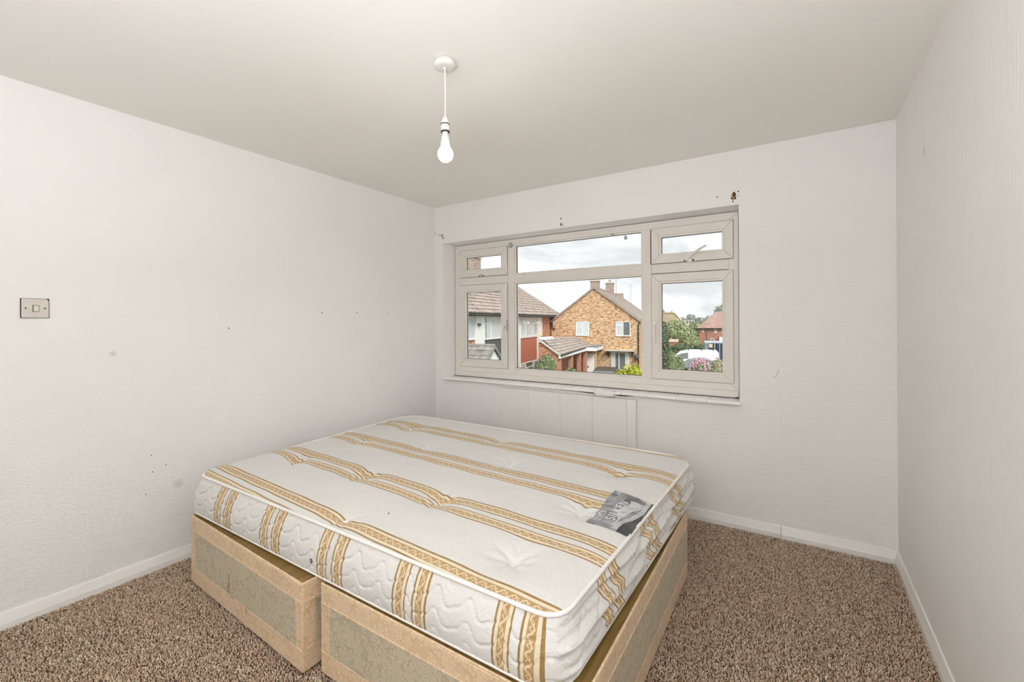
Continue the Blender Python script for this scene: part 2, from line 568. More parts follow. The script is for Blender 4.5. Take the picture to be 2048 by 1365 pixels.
c = [(FX0 - 0.005, T, OZ0), (FX1 + 0.005, T, OZ0), (FX1 + 0.005, T, FZ1 + 0.004), (FX0 - 0.005, T, FZ1 + 0.004)]
for p, q in ((a, b), (b, c)):
    m.add(p + q, [(0, 1, 5, 4), (1, 2, 6, 5), (2, 3, 7, 6), (3, 0, 4, 7)])
for e in range(4):   # outer rim so the wall is a closed slab
    o1 = [(0, 0, 0), (W, 0, 0), (W, 0, H), (0, 0, H)]
    o2 = [(0, T, 0), (W, T, 0), (W, T, H), (0, T, H)]
    k = (e + 1) % 4
    m.add([o1[e], o1[k], o2[k], o2[e]], [(0, 1, 2, 3)])
wall_back = struct(m.build('wall_back', M['wall_back'], merge=True))
# slightly proud strip of newer plaster right of the seam
struct(MB().box((2.80, -0.0025, 0.0), (W, 0.0, H - 0.001)).build('plaster_strip', M['wall_back'], wall_back, bevel=0.0015))

def jag(cx, cz, r, n, seed, sx=1.0, sz=1.0):
    rr = random.Random(seed)
    return [(cx + sx * r * (0.55 + 0.6 * rr.random()) * math.cos(2 * PI * k / n),
             cz + sz * r * (0.55 + 0.6 * rr.random()) * math.sin(2 * PI * k / n)) for k in range(n)]
def back_mark(name, poly, mat, th=0.0008, y=0.0):
    return MB().prism([(x, y, z) for x, z in poly], (0, -th, 0)).build(name, mat, wall_back)
i = 0
for (x, z, r, sx, sz, mt) in ((0.006, 2.160, 0.007, 1, 1.6, 'smear'), (0.052, 2.139, 0.007, 3.4, 0.8, 'smear'), (0.088, 2.130, 0.007, 0.9, 2.4, 'hole'),
                              (0.102, 2.129, 0.006, 0.7, 1.6, 'hole'), (0.104, 2.104, 0.007, 0.9, 1.8, 'hole'),
                              (1.331, 2.126, 0.007, 1.1, 0.9, 'hole'), (1.331, 2.082, 0.014, 0.9, 1.1, 'plaster'), (1.329, 2.076, 0.006, 1, 1, 'hole'), (1.350, 2.070, 0.005, 1, 1.3, 'plaster'),
                              (2.455, 2.119, 0.005, 1, 0.9, 'hole'), (2.548, 2.108, 0.020, 0.85, 1.15, 'plaster'), (2.553, 2.122, 0.013, 0.8, 1.3, 'hole'), (2.538, 2.098, 0.006, 1, 1.2, 'hole'),
                              (2.560, 2.096, 0.007, 0.8, 1.4, 'hole'), (2.576, 2.135, 0.005, 1, 1, 'hole'), (2.575, 2.109, 0.003, 1, 1, 'hole'), (2.545, 2.076, 0.005, 1, 1, 'hole'),
                              (2.752, 0.66, 0.002, 1, 1, 'hole'), (3.18, 0.18, 0.004, 1, 0.8, 'smear')):
    i += 1
    back_mark('screw_hole', jag(x, z, r, 11, i, sx, sz), M[mt], 0.0006 + 0.0004 * (mt == 'hole'))
back_mark('hairline_crack', [(2.790, 1.022), (2.782, 1.000), (2.776, 0.985), (2.764, 0.968), (2.766, 0.966), (2.779, 0.982), (2.785, 0.998), (2.793, 1.021)], M['filler'])
back_mark('under_sill_shade', [(1.20, 0.781), (1.30, 0.780), (1.45, 0.778), (1.60, 0.772), (1.62, 0.783), (1.20, 0.7835)], M['hole'], 0.0006)  # dark strips painted on the wall as the shade line under the sill
back_mark('under_sill_shade', [(1.77, 0.776), (1.80, 0.772), (1.86, 0.775), (1.905, 0.780), (1.905, 0.7835), (1.77, 0.7835)], M['hole'], 0.0006)
def left_mark(y, z, r, seed, mt='hole'):
    MB().prism([(0, p, q) for p, q in jag(y, z, r, 9, seed)], (0.0008, 0, 0)).build('nail_hole', M[mt], wall_left)
for k, (y, z, r) in enumerate(((-1.188, 1.391, 0.0045), (-0.887, 1.395, 0.0045), (-0.581, 1.390, 0.0045), (-1.811, 1.289, 0.0045), (-2.195, 0.62, 0.003), (-2.13, 0.55, 0.003),
                               (-2.19, 0.53, 0.003), (-2.22, 0.42, 0.003), (-1.62, 0.86, 0.004), (-2.10, 0.47, 0.003))):
    left_mark(y, z, r, 50 + k, 'hole' if k < 8 else 'filler')

# skirting boards: chamfered profile
def skirt(name, p0, p1, nrm, t=0.017, h=0.075, parent=None):
    p0, p1, nrm = Vector(p0), Vector(p1), Vector(nrm)
    prof = [(0, 0), (t, 0), (t, h * 0.42), (t * 0.88, h * 0.5), (0.006, h * 0.96), (0.004, h), (0, h)]
    poly = [p0 + nrm * d + Vector((0, 0, z)) for d, z in prof]
    o = MB().prism(poly, p1 - p0).build(name, M['gloss'], parent, bevel=0.0012)
    if parent is None: o['kind'] = 'structure'
    return o
skirt('baseboard_left', (0, DB, 0), (0, 0, 0), (1, 0, 0))
skirt('baseboard_back', (0, 0, 0), (2.797, 0, 0), (0, -1, 0))
skirt('trim_1', (2.800, -0.0025, 0), (W, -0.0025, 0), (0, -1, 0), 0.0185, 0.077)
skirt('baseboard_right', (W, 0, 0), (W, DB, 0), (-1, 0, 0))
skirt('baseboard_front', (0, DB, 0), (W, DB, 0), (0, 1, 0))

# carpet pile: short bent yarn tufts over the floor that is not under the bed
def pile():
    cells = []
    st = 0.0059
    gx, gy = np.meshgrid(np.arange(0.02, W - 0.018, st), np.arange(-3.4, -0.02, st))
    p = np.stack([gx.ravel(), gy.ravel()], 1)
    keep = ~((p[:, 0] > 0.42) & (p[:, 0] < 2.36) & (p[:, 1] > -2.06) & (p[:, 1] < -0.84))
    p = p[keep]
    n = len(p)
    p = p + RNG.uniform(-0.0032, 0.0032, p.shape)
    h = RNG.uniform(0.006, 0.0105, n)
    r = RNG.uniform(0.0021, 0.0033, n)
    ang = RNG.uniform(0, 2 * PI, n)
    lean = RNG.uniform(0.001, 0.006, n)
    lx, ly = np.cos(ang) * lean, np.sin(ang) * lean
    V = np.zeros((n, 7, 3))
    for k in range(3):
        a = ang + 2 * PI * k / 3
        V[:, k] = np.stack([p[:, 0] + r * np.cos(a), p[:, 1] + r * np.sin(a), np.full(n, -0.001)], 1)
        V[:, 3 + k] = np.stack([p[:, 0] + lx * 0.8 + 0.95 * r * np.cos(a + .7), p[:, 1] + ly * 0.8 + 0.95 * r * np.sin(a + .7), h * 0.82], 1)
    V[:, 6] = np.stack([p[:, 0] + lx * 1.2, p[:, 1] + ly * 1.2, h * 1.04], 1)
    T3 = []
    for k in range(3):
        a0, a1, b0, b1 = k, (k + 1) % 3, 3 + k, 3 + (k + 1) % 3
        T3 += [(a0, a1, b1), (a0, b1, b0), (b0, b1, 6)]
    T3 = np.array(T3)
    Fq = (np.arange(n)[:, None, None] * 7 + T3[None]).reshape(-1, 3)
    pal = np.array([(0.215, 0.155, 0.112), (0.30, 0.225, 0.168), (0.40, 0.315, 0.247), (0.105, 0.068, 0.045), (0.255, 0.182, 0.128)])
    ci = RNG.choice(5, n, p=[0.28, 0.30, 0.17, 0.13, 0.12])
    c = np.minimum(pal[ci] * RNG.uniform(0.85, 1.15, (n, 1)) * 2.45, 0.86)
    colr = np.ones((n, 7, 4))
    colr[:, :, :3] = c[:, None, :]
    colr[:, 0:3, :3] *= 0.75
    o = mesh_np('carpet_pile', V.reshape(-1, 3), Fq, M['yarn'], None, True, None, colr.reshape(-1, 4))
    tag(o, 'mottled brown twist pile of the fitted carpet around the bed', 'carpet', kind='stuff')
pile()
MB().prism([(x, y, 0.0085) for x, y in jag(2.60, -0.62, 0.007, 7, 3)], (0, 0, 0.004)).build('paper_scrap', M['gloss'])
tag(bpy.data.objects['paper_scrap'], 'tiny white paper scrap on the carpet right of the bed', 'litter')

# ------------------------------------------------------------------ window
win = empty('window_1', ((FX0 + FX1) / 2, FY, FZ0))
tag(win, 'wide white plastic six-light window with two open fanlights', None, kind='structure')
WO = (win.location.x, win.location.y, win.location.z)
def mitre(x0, x1, z0, z1, wx, wz0, wz1, y0, y1, lip=0.0):
    """four mitred members; y0 = room face"""
    m = MB()
    xi0, xi1, zi0, zi1 = x0 + wx, x1 - wx, z0 + wz0, z1 - wz1
    q = [[(x0, z0), (x1, z0), (xi1, zi0), (xi0, zi0)], [(x1, z0), (x1, z1), (xi1, zi1), (xi1, zi0)],
         [(x1, z1), (x0, z1), (xi0, zi1), (xi1, zi1)], [(x0, z1), (x0, z0), (xi0, zi0), (xi0, zi1)]]
    for poly in q:
        m.prism([(x, y0, z) for x, z in poly], (0, y1 - y0, 0))
    return m
fm = mitre(FX0, FX1, 0.853, FZ1, 0.058, 0.046, 0.052, FY, FY + 0.07)
fm.build('outer_frame', M['upvc'], win, WO, bevel=0.003)
MB().box((FX0, FY - 0.006, FZ0 - 0.006), (FX1, FY + 0.07, 0.8535)).build('sill_section', M['upvc'], win, WO, bevel=0.004)
fm = MB()
fm.box((0.740, FY + 0.002, 0.898), (0.806, FY + 0.07, 1.989))
fm.build('mullion', M['upvc'], win, WO, bevel=0.003)
MB().box((1.930, FY + 0.002, 0.898), (1.994, FY + 0.07, 1.989)).build('mullion', M['upvc'], win, WO, bevel=0.003)
for x0, x1 in ((0.1955, 0.7405), (0.8055, 1.9305), (1.9935, 2.5045)):
    MB().box((x0, FY + 0.003, 1.662), (x1, FY + 0.07, 1.731)).build('transom', M['upvc'], win, WO, bevel=0.003)
def pane_with_bead(x0, x1, z0, z1, bw, parent, org, yb, yg, bead=True):
    """bead + gasket + glass of one light; x0.. = clear opening between the members"""
    if bead:
        mitre(x0, x1, z0, z1, bw, bw, bw, yb, yg).build('glazing_bead', M['bead'], parent, org, bevel=0.002)
    a = (x0 + bw, x1 - bw, z0 + bw, z1 - bw)
    g = 0.004
    mitre(a[0] - 0.001, a[1] + 0.001, a[2] - 0.001, a[3] + 0.001, g, g, g, yg - 0.004, yg + 0.002).build('gasket', M['gasket'], parent, org)
    MB().box((x0 + 0.004, yg + 0.003, z0 + 0.004), (x1 - 0.004, yg + 0.008, z1 - 0.004)).build('pane', M['glass'], parent, org)
pane_with_bead(0.806, 1.930, 1.731, 1.988, 0.012, win, WO, FY + 0.008, FY + 0.030)
pane_with_bead(0.806, 1.930, 0.899, 1.662, 0.012, win, WO, FY + 0.008, FY + 0.030)
def sash(x0, x1, z0, z1, tilt, bw=0.056):
    piv = (x0, FY + 0.01, z1)
    s = mitre(x0, x1, z0, z1, bw, bw, bw, FY - 0.010, FY + 0.055).build('sash', M['upvc'], win, piv, bevel=0.004)
    g = 0.0022
    ge = mitre(x0 - g, x1 + g, z0 - g, z1 + g, g + 0.002, g + 0.002, g + 0.002, FY - 0.0005, FY + 0.004).build('seal', M['gasket'] if z1 > 1.9 else M['smear'], s, piv)
    if z1 > 1.9:
        MB().box((x0 - 0.0075, FY - 0.0012, z0 - 0.001), (x0 + 0.001, FY + 0.004, z1 - 0.004)).build('seal', M['gasket'], s, piv)
    s.location = (piv[0] - WO[0], piv[1] - WO[1], piv[2] - WO[2])
    s.rotation_euler = (math.radians(tilt), 0, 0)
    pane_with_bead(x0 + bw - 0.001, x1 - bw + 0.001, z0 + bw - 0.001, z1 - bw + 0.001, 0.014, s, piv, FY - 0.004, FY + 0.022)
    return s, piv
sTL, pTL = sash(0.199, 0.737, 1.735, 1.987, 1.6)
sTR, pTR = sash(1.997, 2.532, 1.732, 1.987, 0.0, 0.055)
sLL, pLL = sash(0.199, 0.737, 0.902, 1.659, 0.0)
sRL, pRL = sash(1.997, 2.532, 0.902, 1.656, 0.0, 0.055)
def handle(parent, piv, x, z, ang, ln=0.125, y=FY - 0.010, base=True):
    """espagnolette handle: backplate, neck and tapered lever; ang = lever direction from +x"""
    m = MB()
    if base: m.box((x - 0.013, y - 0.008, z - 0.035), (x + 0.013, y, z + 0.035))
    m.tube([(x, y - 0.004, z), (x, y - 0.03, z)], 0.009, 10)
    dx, dz = math.cos(ang), math.sin(ang)
    pts = [(x - dx * 0.008, y - 0.03, z - dz * 0.008)]
    for t in (0.15, 0.4, 0.7, 1.0):
        pts.append((x + dx * ln * t, y - 0.034 - 0.012 * math.sin(PI * t), z + dz * ln * t))
    m.tube(pts, [0.0095, 0.0095, 0.009, 0.0085, 0.007], 10)
    h = m.build('handle', M['handle'], parent, piv, bevel=0.002)
    return h
handle(sRL, pRL, 2.020, 1.285, math.radians(-86))
handle(sLL, pLL, 0.715, 1.275, math.radians(-93))
handle(sTR, pTR, 2.262, 1.760, math.radians(32), 0.13)
# corroded screws where the fanlight fastenings were
for (s, p, x, z) in ((sTL, pTL, 0.430, 1.742), (sTL, pTL, 0.446, 1.748), (sTL, pTL, 0.475, 1.741), (sTR, pTR, 2.228, 1.738), (sTR, pTR, 2.25, 1.737), (sTR, pTR, 2.272, 1.738), (sTR, pTR, 2.285, 1.741)):
    MB().prism([(a, FY - 0.0085, b) for a, b in jag(x, z, 0.007, 8, int(x * 1000))], (0, -0.004, 0)).build('rusty_screw', M['rust'], s, p)
MB().tube([(0.716, FY - 0.018, 1.268), (0.716, FY - 0.026, 1.268)], 0.005, 8).build('keyhole', M['hole'], sLL, pLL)
MB().tube([(2.006, FY - 0.008, 1.268), (2.006, FY - 0.014, 1.268)], 0.005, 8).build('keyhole', M['hole'], sRL, pRL)
MB().box((0.733, FY - 0.011, 1.235), (0.7385, FY - 0.003, 1.335)).build('lock_slot', M['smear'], sLL, pLL)
# leftover adhesive pads of a blind
MB().lathe([(0.0, 0.006), (0.022, 0.005), (0.026, 0.0), (0.0, 0.0)], (0.772, FY + 0.002, 1.992), 20, 'y').build('adhesive_pad', M['smear'], win, WO)
MB().prism([(x, FY + 0.031, z) for x, z in jag(1.795, 1.952, 0.022, 12, 4, 0.8, 0.9)], (0, -0.002, 0)).build('adhesive_pad', M['smear'], win, WO)
MB().prism([(x, FY + 0.006, z) for x, z in jag(1.70, 1.985, 0.018, 12, 9, 1.1, 0.5)], (0, -0.003, 0)).build('adhesive_pad', M['smear'], win, WO)
for x, y, z in ((0.142, 0.112, 0.806), (0.155, 0.12, 0.809), (0.182, 0.119, 0.806), (2.545, 0.115, 0.81), (2.556, 0.118, 0.812)):
    MB().prism([(p, q, z) for p, q in jag(x, y, 0.009, 8, int(x * 999))], (0, 0, 0.002)).build('mould_speck', M['hole'], win, WO)
# tiled inner sill: one tile every 19 cm, narrow dark joints
sill = MB().box((OX0 + 0.001, -0.020, 0.7845), (OX1 - 0.001, FY + 0.06, 0.799)).build('sill_bed', M['grout'], win, WO)
xs = [OX0] + [2.388 - 0.1905 * k for k in range(11, -1, -1)] + [2.583]
for k in range(len(xs) - 1):
    if xs[k + 1] - xs[k] < 0.02: continue
    MB().box((xs[k] + 0.0009, -0.030 - 0.0012 * (k % 3), 0.786), (xs[k + 1] - 0.0009, FY + 0.001, 0.8035 + 0.0005 * (k % 2))).build('sill_tile', M['tile'], win, WO, bevel=0.003)
# white strip draped over the front edge of the sill
strip = []
for k in range(12):
    x = 1.615 + 0.15 * k / 11
    d = 0.004 * math.sin(k * 1.1)
    strip.append([(x, 0.02, 0.8055), (x, -0.028, 0.807), (x, -0.038 - d * .4, 0.803), (x, -0.041 - d, 0.785), (x, -0.043 - d, 0.764 - 0.004 * math.sin(k * .5))])
V = np.array(strip).reshape(-1, 3)
Fq = np.array([(i * 5 + j, i * 5 + j + 1, (i + 1) * 5 + j + 1, (i + 1) * 5 + j) for i in range(11) for j in range(4)])
so = mesh_np('plastic_strip', V, Fq, M['gloss'])
md = so.modifiers.new('solid', 'SOLIDIFY'); md.thickness = 0.003
tag(so, 'short white plastic strip folded over the tiled sill edge', 'strip')

# ------------------------------------------------------------------ boarded panel under the window
pan = empty('wall_panel', (1.334, -0.002, 0.10))
tag(pan, 'white painted boarded panel on the wall under the window sill', 'panel')
PO = tuple(pan.location)
bx = [0.745, 1.045, 1.332, 1.600, 1.862, 1.926]
for k in range(5):
    MB().box((bx[k] + 0.0007, -0.0365 - 0.0005 * (k % 2), 0.10), (bx[k + 1] - 0.0007, -0.006, 0.760)).build('board', M['panel'], pan, PO, bevel=0.0015)
MB().box((0.752, -0.012, 0.105), (1.919, -0.0005, 0.752)).build('backing', M['panel'], pan, PO)

# ------------------------------------------------------------------ light switch
sw = empty('light_switch', (0.0, -2.619, 1.393))
tag(sw, 'worn white single light switch on the left wall', 'light switch')
SO = tuple(sw.location)
MB().box((0.0002, -2.6645, 1.349), (0.0025, -2.574, 1.4375)).build('backing', M['hole'], sw, SO)
pl = MB()
pl.prism([(0.0022, y, z) for y, z in ((-2.6615, 1.3505), (-2.5765, 1.3505), (-2.5765, 1.428), (-2.584, 1.436), (-2.6615, 1.436))], (0.007, 0, 0))
pl.build('plate', M['switch'], sw, SO, bevel=0.0025)
MB().box((0.0092, -2.628, 1.377), (0.0098, -2.607, 1.4075)).build('rocker_surround', M['dark'], sw, SO)
r_ = MB().box((0.0093, -2.6255, 1.3785), (0.0135, -2.6085, 1.4055)).build('rocker', M['rocker'], sw, SO, bevel=0.0015)
for y in (-2.649, -2.589):
    MB().lathe([(0.0, 0.0012), (0.0028, 0.001), (0.0034, 0.0), (0.0, 0.0)], (0.0092, y, 1.393), 14, 'x').build('screw', M['dark'], sw, SO)

# ------------------------------------------------------------------ pendant light
PX, PY = 1.668, -1.735
pd = empty('pendant_light', (PX, PY, H))
tag(pd, 'bare lit bulb hanging on a short white cord from the ceiling', 'pendant light')
LO = (PX, PY, H)
MB().lathe([(0.0, 2.3725), (0.03, 2.3725), (0.040, 2.375), (0.0435, 2.381), (0.0435, 2.400), (0.0, 2.400)], (PX, PY, 0), 40).build('ceiling_rose', M['fitting'], pd, LO)
MB().lathe([(0.0045, 2.366), (0.008, 2.367), (0.008, 2.3727), (0.0, 2.3727)], (PX, PY, 0), 20).build('cord_grip', M['fitting'], pd, LO)
MB().tube([(PX, PY, 2.370), (PX + 0.001, PY, 2.30), (PX + 0.001, PY, 2.22), (PX, PY, 2.165)], 0.0032, 10).build('cord', M['fitting'], pd, LO)
hd = MB().lathe([(0.0, 2.172), (0.0055, 2.172), (0.009, 2.165), (0.0155, 2.152), (0.0175, 2.143), (0.0178, 2.138), (0.0182, 2.138), (0.0182, 2.114), (0.0165, 2.113), (0.0165, 2.1115), (0.0, 2.1115)], (PX, PY, 0), 32).build('lamp_holder', M['fitting'], pd, LO)
MB().lathe([(0.0182, 2.1405), (0.0192, 2.1395), (0.0192, 2.1375), (0.0182, 2.1365)], (PX, PY, 0), 32).build('holder_ring', M['dark'], hd, LO)
MB().lathe([(0.0150, 2.1118), (0.0182, 2.1110), (0.0188, 2.1085), (0.0180, 2.1062), (0.0, 2.1062)], (PX, PY, 0), 32).build('holder_skirt', M['dark'], hd, LO)
bl = MB().lathe([(0.0115, 2.110), (0.0125, 2.100), (0.0125, 2.094), (0.0155, 2.088), (0.0172, 2.068), (0.0190, 2.0445), (0.0, 2.0445)], (PX, PY, 0), 32).build('bulb', M['fitting'], pd, LO)
bl['label'] = 'lit white bulb'
prof = []
for k in range(13):
    a = math.radians(52 - k * (142 / 12))
    prof.append((max(0.0005, 0.0315 * math.cos(a)), 2.0165 + 0.0335 * math.sin(a)))
cut = 5
MB().lathe(prof[:cut + 1], (PX, PY, 0), 28).build('globe_shoulder', M['bulb_top'], bl, LO)
MB().lathe(prof[cut:], (PX, PY, 0), 28).build('globe', M['bulb'], bl, LO)


# ------------------------------------------------------------------ divan: two base halves
def divan(label, c00, c10, c11, c01, zb, zt):
    """corner order: front-left, front-right, back-right, back-left (plan)"""
    root = empty('divan_base', ((c00[0] + c11[0]) / 2, (c00[1] + c11[1]) / 2, 0))
    tag(root, label, 'divan base', 'divan halves under the mattress')
    O = tuple(root.location)
    def P(s, t, z, off=0.0):
        x = (c00[0] * (1 - s) + c10[0] * s) * (1 - t) + (c01[0] * (1 - s) + c11[0] * s) * t
        y = (c00[1] * (1 - s) + c10[1] * s) * (1 - t) + (c01[1] * (1 - s) + c11[1] * s) * t
        return Vector((x, y, z))
    body = MB().prism([P(0, 0, zb), P(1, 0, zb), P(1, 1, zb), P(0, 1, zb)], (0, 0, zt - zb)).build('body', M['peach'], root, O, bevel=0.006, bevseg=3)
    L = (P(1, 0, 0) - P(0, 0, 0)).length
    D = (P(0, 1, 0) - P(0, 0, 0)).length
    top = MB().prism([P(0.006, 0.005, zt - 0.004), P(0.994, 0.005, zt - 0.004), P(0.994, 0.995, zt - 0.004), P(0.006, 0.995, zt - 0.004)], (0, 0, 0.0055)).build('platform_top', M['platform'], root, O, bevel=0.002)
    def slab(name, q, nrm, th, mat, par=None, bev=0.0012):
        return MB().prism([p - nrm * 0.002 for p in q], nrm * (0.002 + th)).build(name, mat, par or body, O, bevel=bev)
    nf = (P(1, 0, 0) - P(0, 0, 0)).normalized()
    nfront = Vector((nf.y, -nf.x, 0))
    ns = (P(1, 1, 0) - P(1, 0, 0)).normalized()
    nside = Vector((ns.y, -ns.x, 0))
    z0, z1 = zb + 0.082, zt - 0.067
    sx = 0.055 / L
    slab('front_panel', [P(sx, 0, z0), P(1 - sx * .8, 0, z0), P(1 - sx * .8, 0, z1), P(sx, 0, z1)], nfront, 0.0012, M['sage'])
    sd_ = 0.05 / D
    slab('side_panel', [P(1, sd_, z0), P(1, 1 - 0.004, z0), P(1, 1 - 0.004, z1), P(1, sd_, z1)], nside, 0.0012, M['sage'])
    # sewn seams: thin welts along the band edges and corner
    for z in (z0, z1):
        for (p, q, n) in ((P(0.005, 0, z), P(0.995, 0, z), nfront), (P(1, 0.004, z), P(1, 0.996, z), nside)):
            MB().tube([p + n * 0.0008, q + n * 0.0008], 0.0019, 6).build('seam_welt', M['peach'], body, O)
    MB().tube([P(0.004, 0.003, zt), P(0.996, 0.003, zt), P(0.997, 0.997, zt)], 0.0045, 8).build('top_welt', M['peach'], body, O)
    for s, t in ((0.04, 0.03), (0.96, 0.03), (0.96, 0.97), (0.04, 0.97)):
        p = P(s, t, 0)
        m = MB().lathe([(0.0, 0.011), (0.016, 0.011), (0.019, 0.014), (0.019, zb + 0.002), (0.0, zb + 0.002)], (p.x, p.y, 0), 16)
        m.build('castor', M['dark'], root, O)
    return root, P, nfront, O, body, z0, z1
ZB, ZT = 0.024, 0.352
rootL, PL, nL, OL, bodyL, zl0, zl1 = divan('left peach damask divan half standing proud at the front with brown stains', (0.318, -2.137), (1.349, -2.177), (1.376, -0.80), (0.345, -0.76), ZB, ZT)
rootR, PR, nR, OR, bodyR, zr0, zr1 = divan('right peach damask divan half with side face towards the right wall', (1.396, -2.134), (2.428, -2.134), (2.412, -0.752), (1.390, -0.752), ZB, ZT)
for s, z, r, sx_, sz_ in ((0.415, 0.16, 0.026, 0.5, 1.9), (0.408, 0.125, 0.018, 0.5, 1.6), (0.575, 0.098, 0.014, 0.55, 1.5), (0.45, 0.105, 0.012, 2.6, 0.5)):
    q = jag(0, 0, r, 14, int(s * 1000), sx_, sz_)
    MB().prism([PL(s, 0, z) + Vector((a, 0, b)) + nL * 0.0011 for a, b in q], nL * 0.0005).build('stain', M['stain'], bodyL, OL)

# ------------------------------------------------------------------ mattress
FLc, FRc, BRc, BLc = (0.275, -2.088), (2.362, -2.088), (2.392, -0.478), (0.150, -0.478)
ZTOP, ZBOT = 0.540, 0.3585
mat_root = empty('mattress', (1.30, -1.30, ZBOT))
tag(mat_root, 'double mattress in white ticking with gold stripes lying on the divan', 'mattress')
MO = tuple(mat_root.location)
NX, NY = 230, 176
RAD = {'FL': 0.085, 'FR': 0.065, 'BR': 0.17, 'BL': 0.17}
Lr, Wr = 2.15, 1.61
TUFT = [(0.51, -0.84), (2.12, -0.945), (0.98, -1.108), (1.56, -1.115), (0.51, -1.29), (2.135, -1.45), (1.04, -1.652), (1.578, -1.685), (0.512, -1.715), (2.10, -1.90), (1.38, -2.01), (1.28, -0.78)]
def shape_plan(s, t):
    """s, t in 0..1 -> plan position on the rounded, slightly skewed outline"""
    v = t * Wr
    def inset(r, d):
        d = np.clip(d, 0, r)
        return r - np.sqrt(np.maximum(0, r * r - (r - d) ** 2))
    li = np.where(t < .5, inset(RAD['FL'], v), inset(RAD['BL'], Wr - v))
    ri = np.where(t < .5, inset(RAD['FR'], v), inset(RAD['BR'], Wr - v))
    u = (li + s * (Lr - li - ri)) / Lr
    x = (FLc[0] * (1 - u) + FRc[0] * u) * (1 - t) + (BLc[0] * (1 - u) + BRc[0] * u) * t
    y = (FLc[1] * (1 - u) + FRc[1] * u) * (1 - t) + (BLc[1] * (1 - u) + BRc[1] * u) * t
    return x, y
def top_z(x, y):
    x = np.asarray(x, float); y = np.asarray(y, float)
    e = np.minimum(np.minimum(x - 0.22, 2.375 - x), np.minimum(y + 2.09, -0.478 - y))
    z = ZTOP + 0.016 * (1 - np.exp(-np.maximum(e, 0) / 0.05))
    for i, (a, b) in enumerate(TUFT):
        r = np.hypot(x - a, y - b)
        k = 0.55 if i >= 10 or i in (4,) else 1.0
        th = np.arctan2(y - b, x - a)
        z = z - k * (0.024 * np.exp(-(r / 0.085) ** 2) + 0.017 * np.exp(-(r / 0.022) ** 2))
        z = z + k * 0.0042 * np.cos(7 * th + i) * np.exp(-((r - 0.055) / 0.032) ** 2)
    z = z + 0.0016 * np.sin(x * 23 + 3 * np.sin(y * 11)) * np.sin(y * 19 + x * 4)
    return z
GC = [(-2.47, -1), (-2.072, 0), (-1.676, 1), (-1.272, 2), (-0.838, 3), (-0.43, 4)]
def top_u(x, y):
    y0 = y + 0.048 * (x - 1.3)
    return np.interp(y0, [g[0] for g in GC], [g[1] for g in GC])
s, t = np.meshgrid(np.linspace(0, 1, NX + 1), np.linspace(0, 1, NY + 1))
x, y = shape_plan(s, t)
uu, vv = top_u(x, y), x.copy()
px, py = x.copy(), y.copy()
for i, (a, b) in enumerate(TUFT):           # the ticking is drawn in towards every tuft
    r = np.hypot(x - a, y - b) + 1e-6
    edge = np.clip(np.minimum(np.minimum(s, 1 - s), np.minimum(t, 1 - t)) * 12, 0, 1)
    pull = 0.020 * (r / 0.05) * np.exp(-(r / 0.062) ** 2) * edge * (0.6 if i >= 10 else 1)
    px -= (x - a) / r * pull
    py -= (y - b) / r * pull
pz = top_z(px, py)
V = np.stack([px, py, pz], -1).reshape(-1, 3) - np.array(MO)
idx = np.arange((NX + 1) * (NY + 1)).reshape(NY + 1, NX + 1)
Fq = np.stack([idx[:-1, :-1], idx[:-1, 1:], idx[1:, 1:], idx[1:, :-1]], -1).reshape(-1, 4)
UVv = np.stack([uu.ravel(), vv.ravel()], -1)
mesh_np('top_panel', V, Fq, M['ticking'], mat_root, True, UVv[Fq.ravel()])
# outline, anticlockwise from the front-left corner
def outline(n=1120):
    tt = np.concatenate([np.full(260, 0.0)] + [np.linspace(0, 1, 500)] + [np.full(260, 1.0)] + [np.linspace(1, 0, 500)])
    ss = np.concatenate([np.linspace(0, 1, 260), np.full(500, 1.0), np.linspace(1, 0, 260), np.full(500, 0.0)])
    a, b = shape_plan(ss, tt)
    p = np.stack([a, b], 1)
    p = np.vstack([p, p[:1]])
    d = np.concatenate([[0], np.cumsum(np.hypot(*np.diff(p, axis=0).T))])
    q = np.linspace(0, d[-1], n, endpoint=False)
    return np.stack([np.interp(q, d, p[:, 0]), np.interp(q, d, p[:, 1])], 1), q, d[-1]
OUT, arc, PER = outline()
n = len(OUT)
tg = np.roll(OUT, -1, 0) - np.roll(OUT, 1, 0)
tg /= np.hypot(tg[:, 0], tg[:, 1])[:, None]
nrm = np.stack([tg[:, 1], -tg[:, 0]], 1)
for _ in range(3): nrm = (np.roll(nrm, 1, 0) + nrm * 2 + np.roll(nrm, -1, 0)) / 4
nrm /= np.hypot(nrm[:, 0], nrm[:, 1])[:, None]
ROWS = 60
tau = np.linspace(0, 1, ROWS + 1)
A, TT = np.meshgrid(arc, tau)
nx, ny = np.broadcast_to(nrm[:, 0], A.shape), np.broadcast_to(nrm[:, 1], A.shape)
Z = ZTOP - 0.004 + (ZBOT - ZTOP + 0.006) * TT
off = 0.034 * TT + 0.020 * np.sin(PI * TT)
# quilting: wavy stitched lines pressed into the border
wl = 0.125
QS = 0.056
q = (Z - 0.372 + 0.019 * np.sin(2 * PI * A / wl) + 0.006 * np.sin(4 * PI * A / wl + 0.7)) / QS
fq = np.abs(q - np.round(q)) * QS
fade = np.clip(TT * 7, 0, 1) * np.clip((1 - TT) * 7, 0, 1)
off += fade * (0.0050 * (1 - np.exp(-(fq / 0.0042) ** 2)) - 0.003)
off -= 0.014 * np.clip((nx - 0.6) / 0.3, 0, 1) * TT
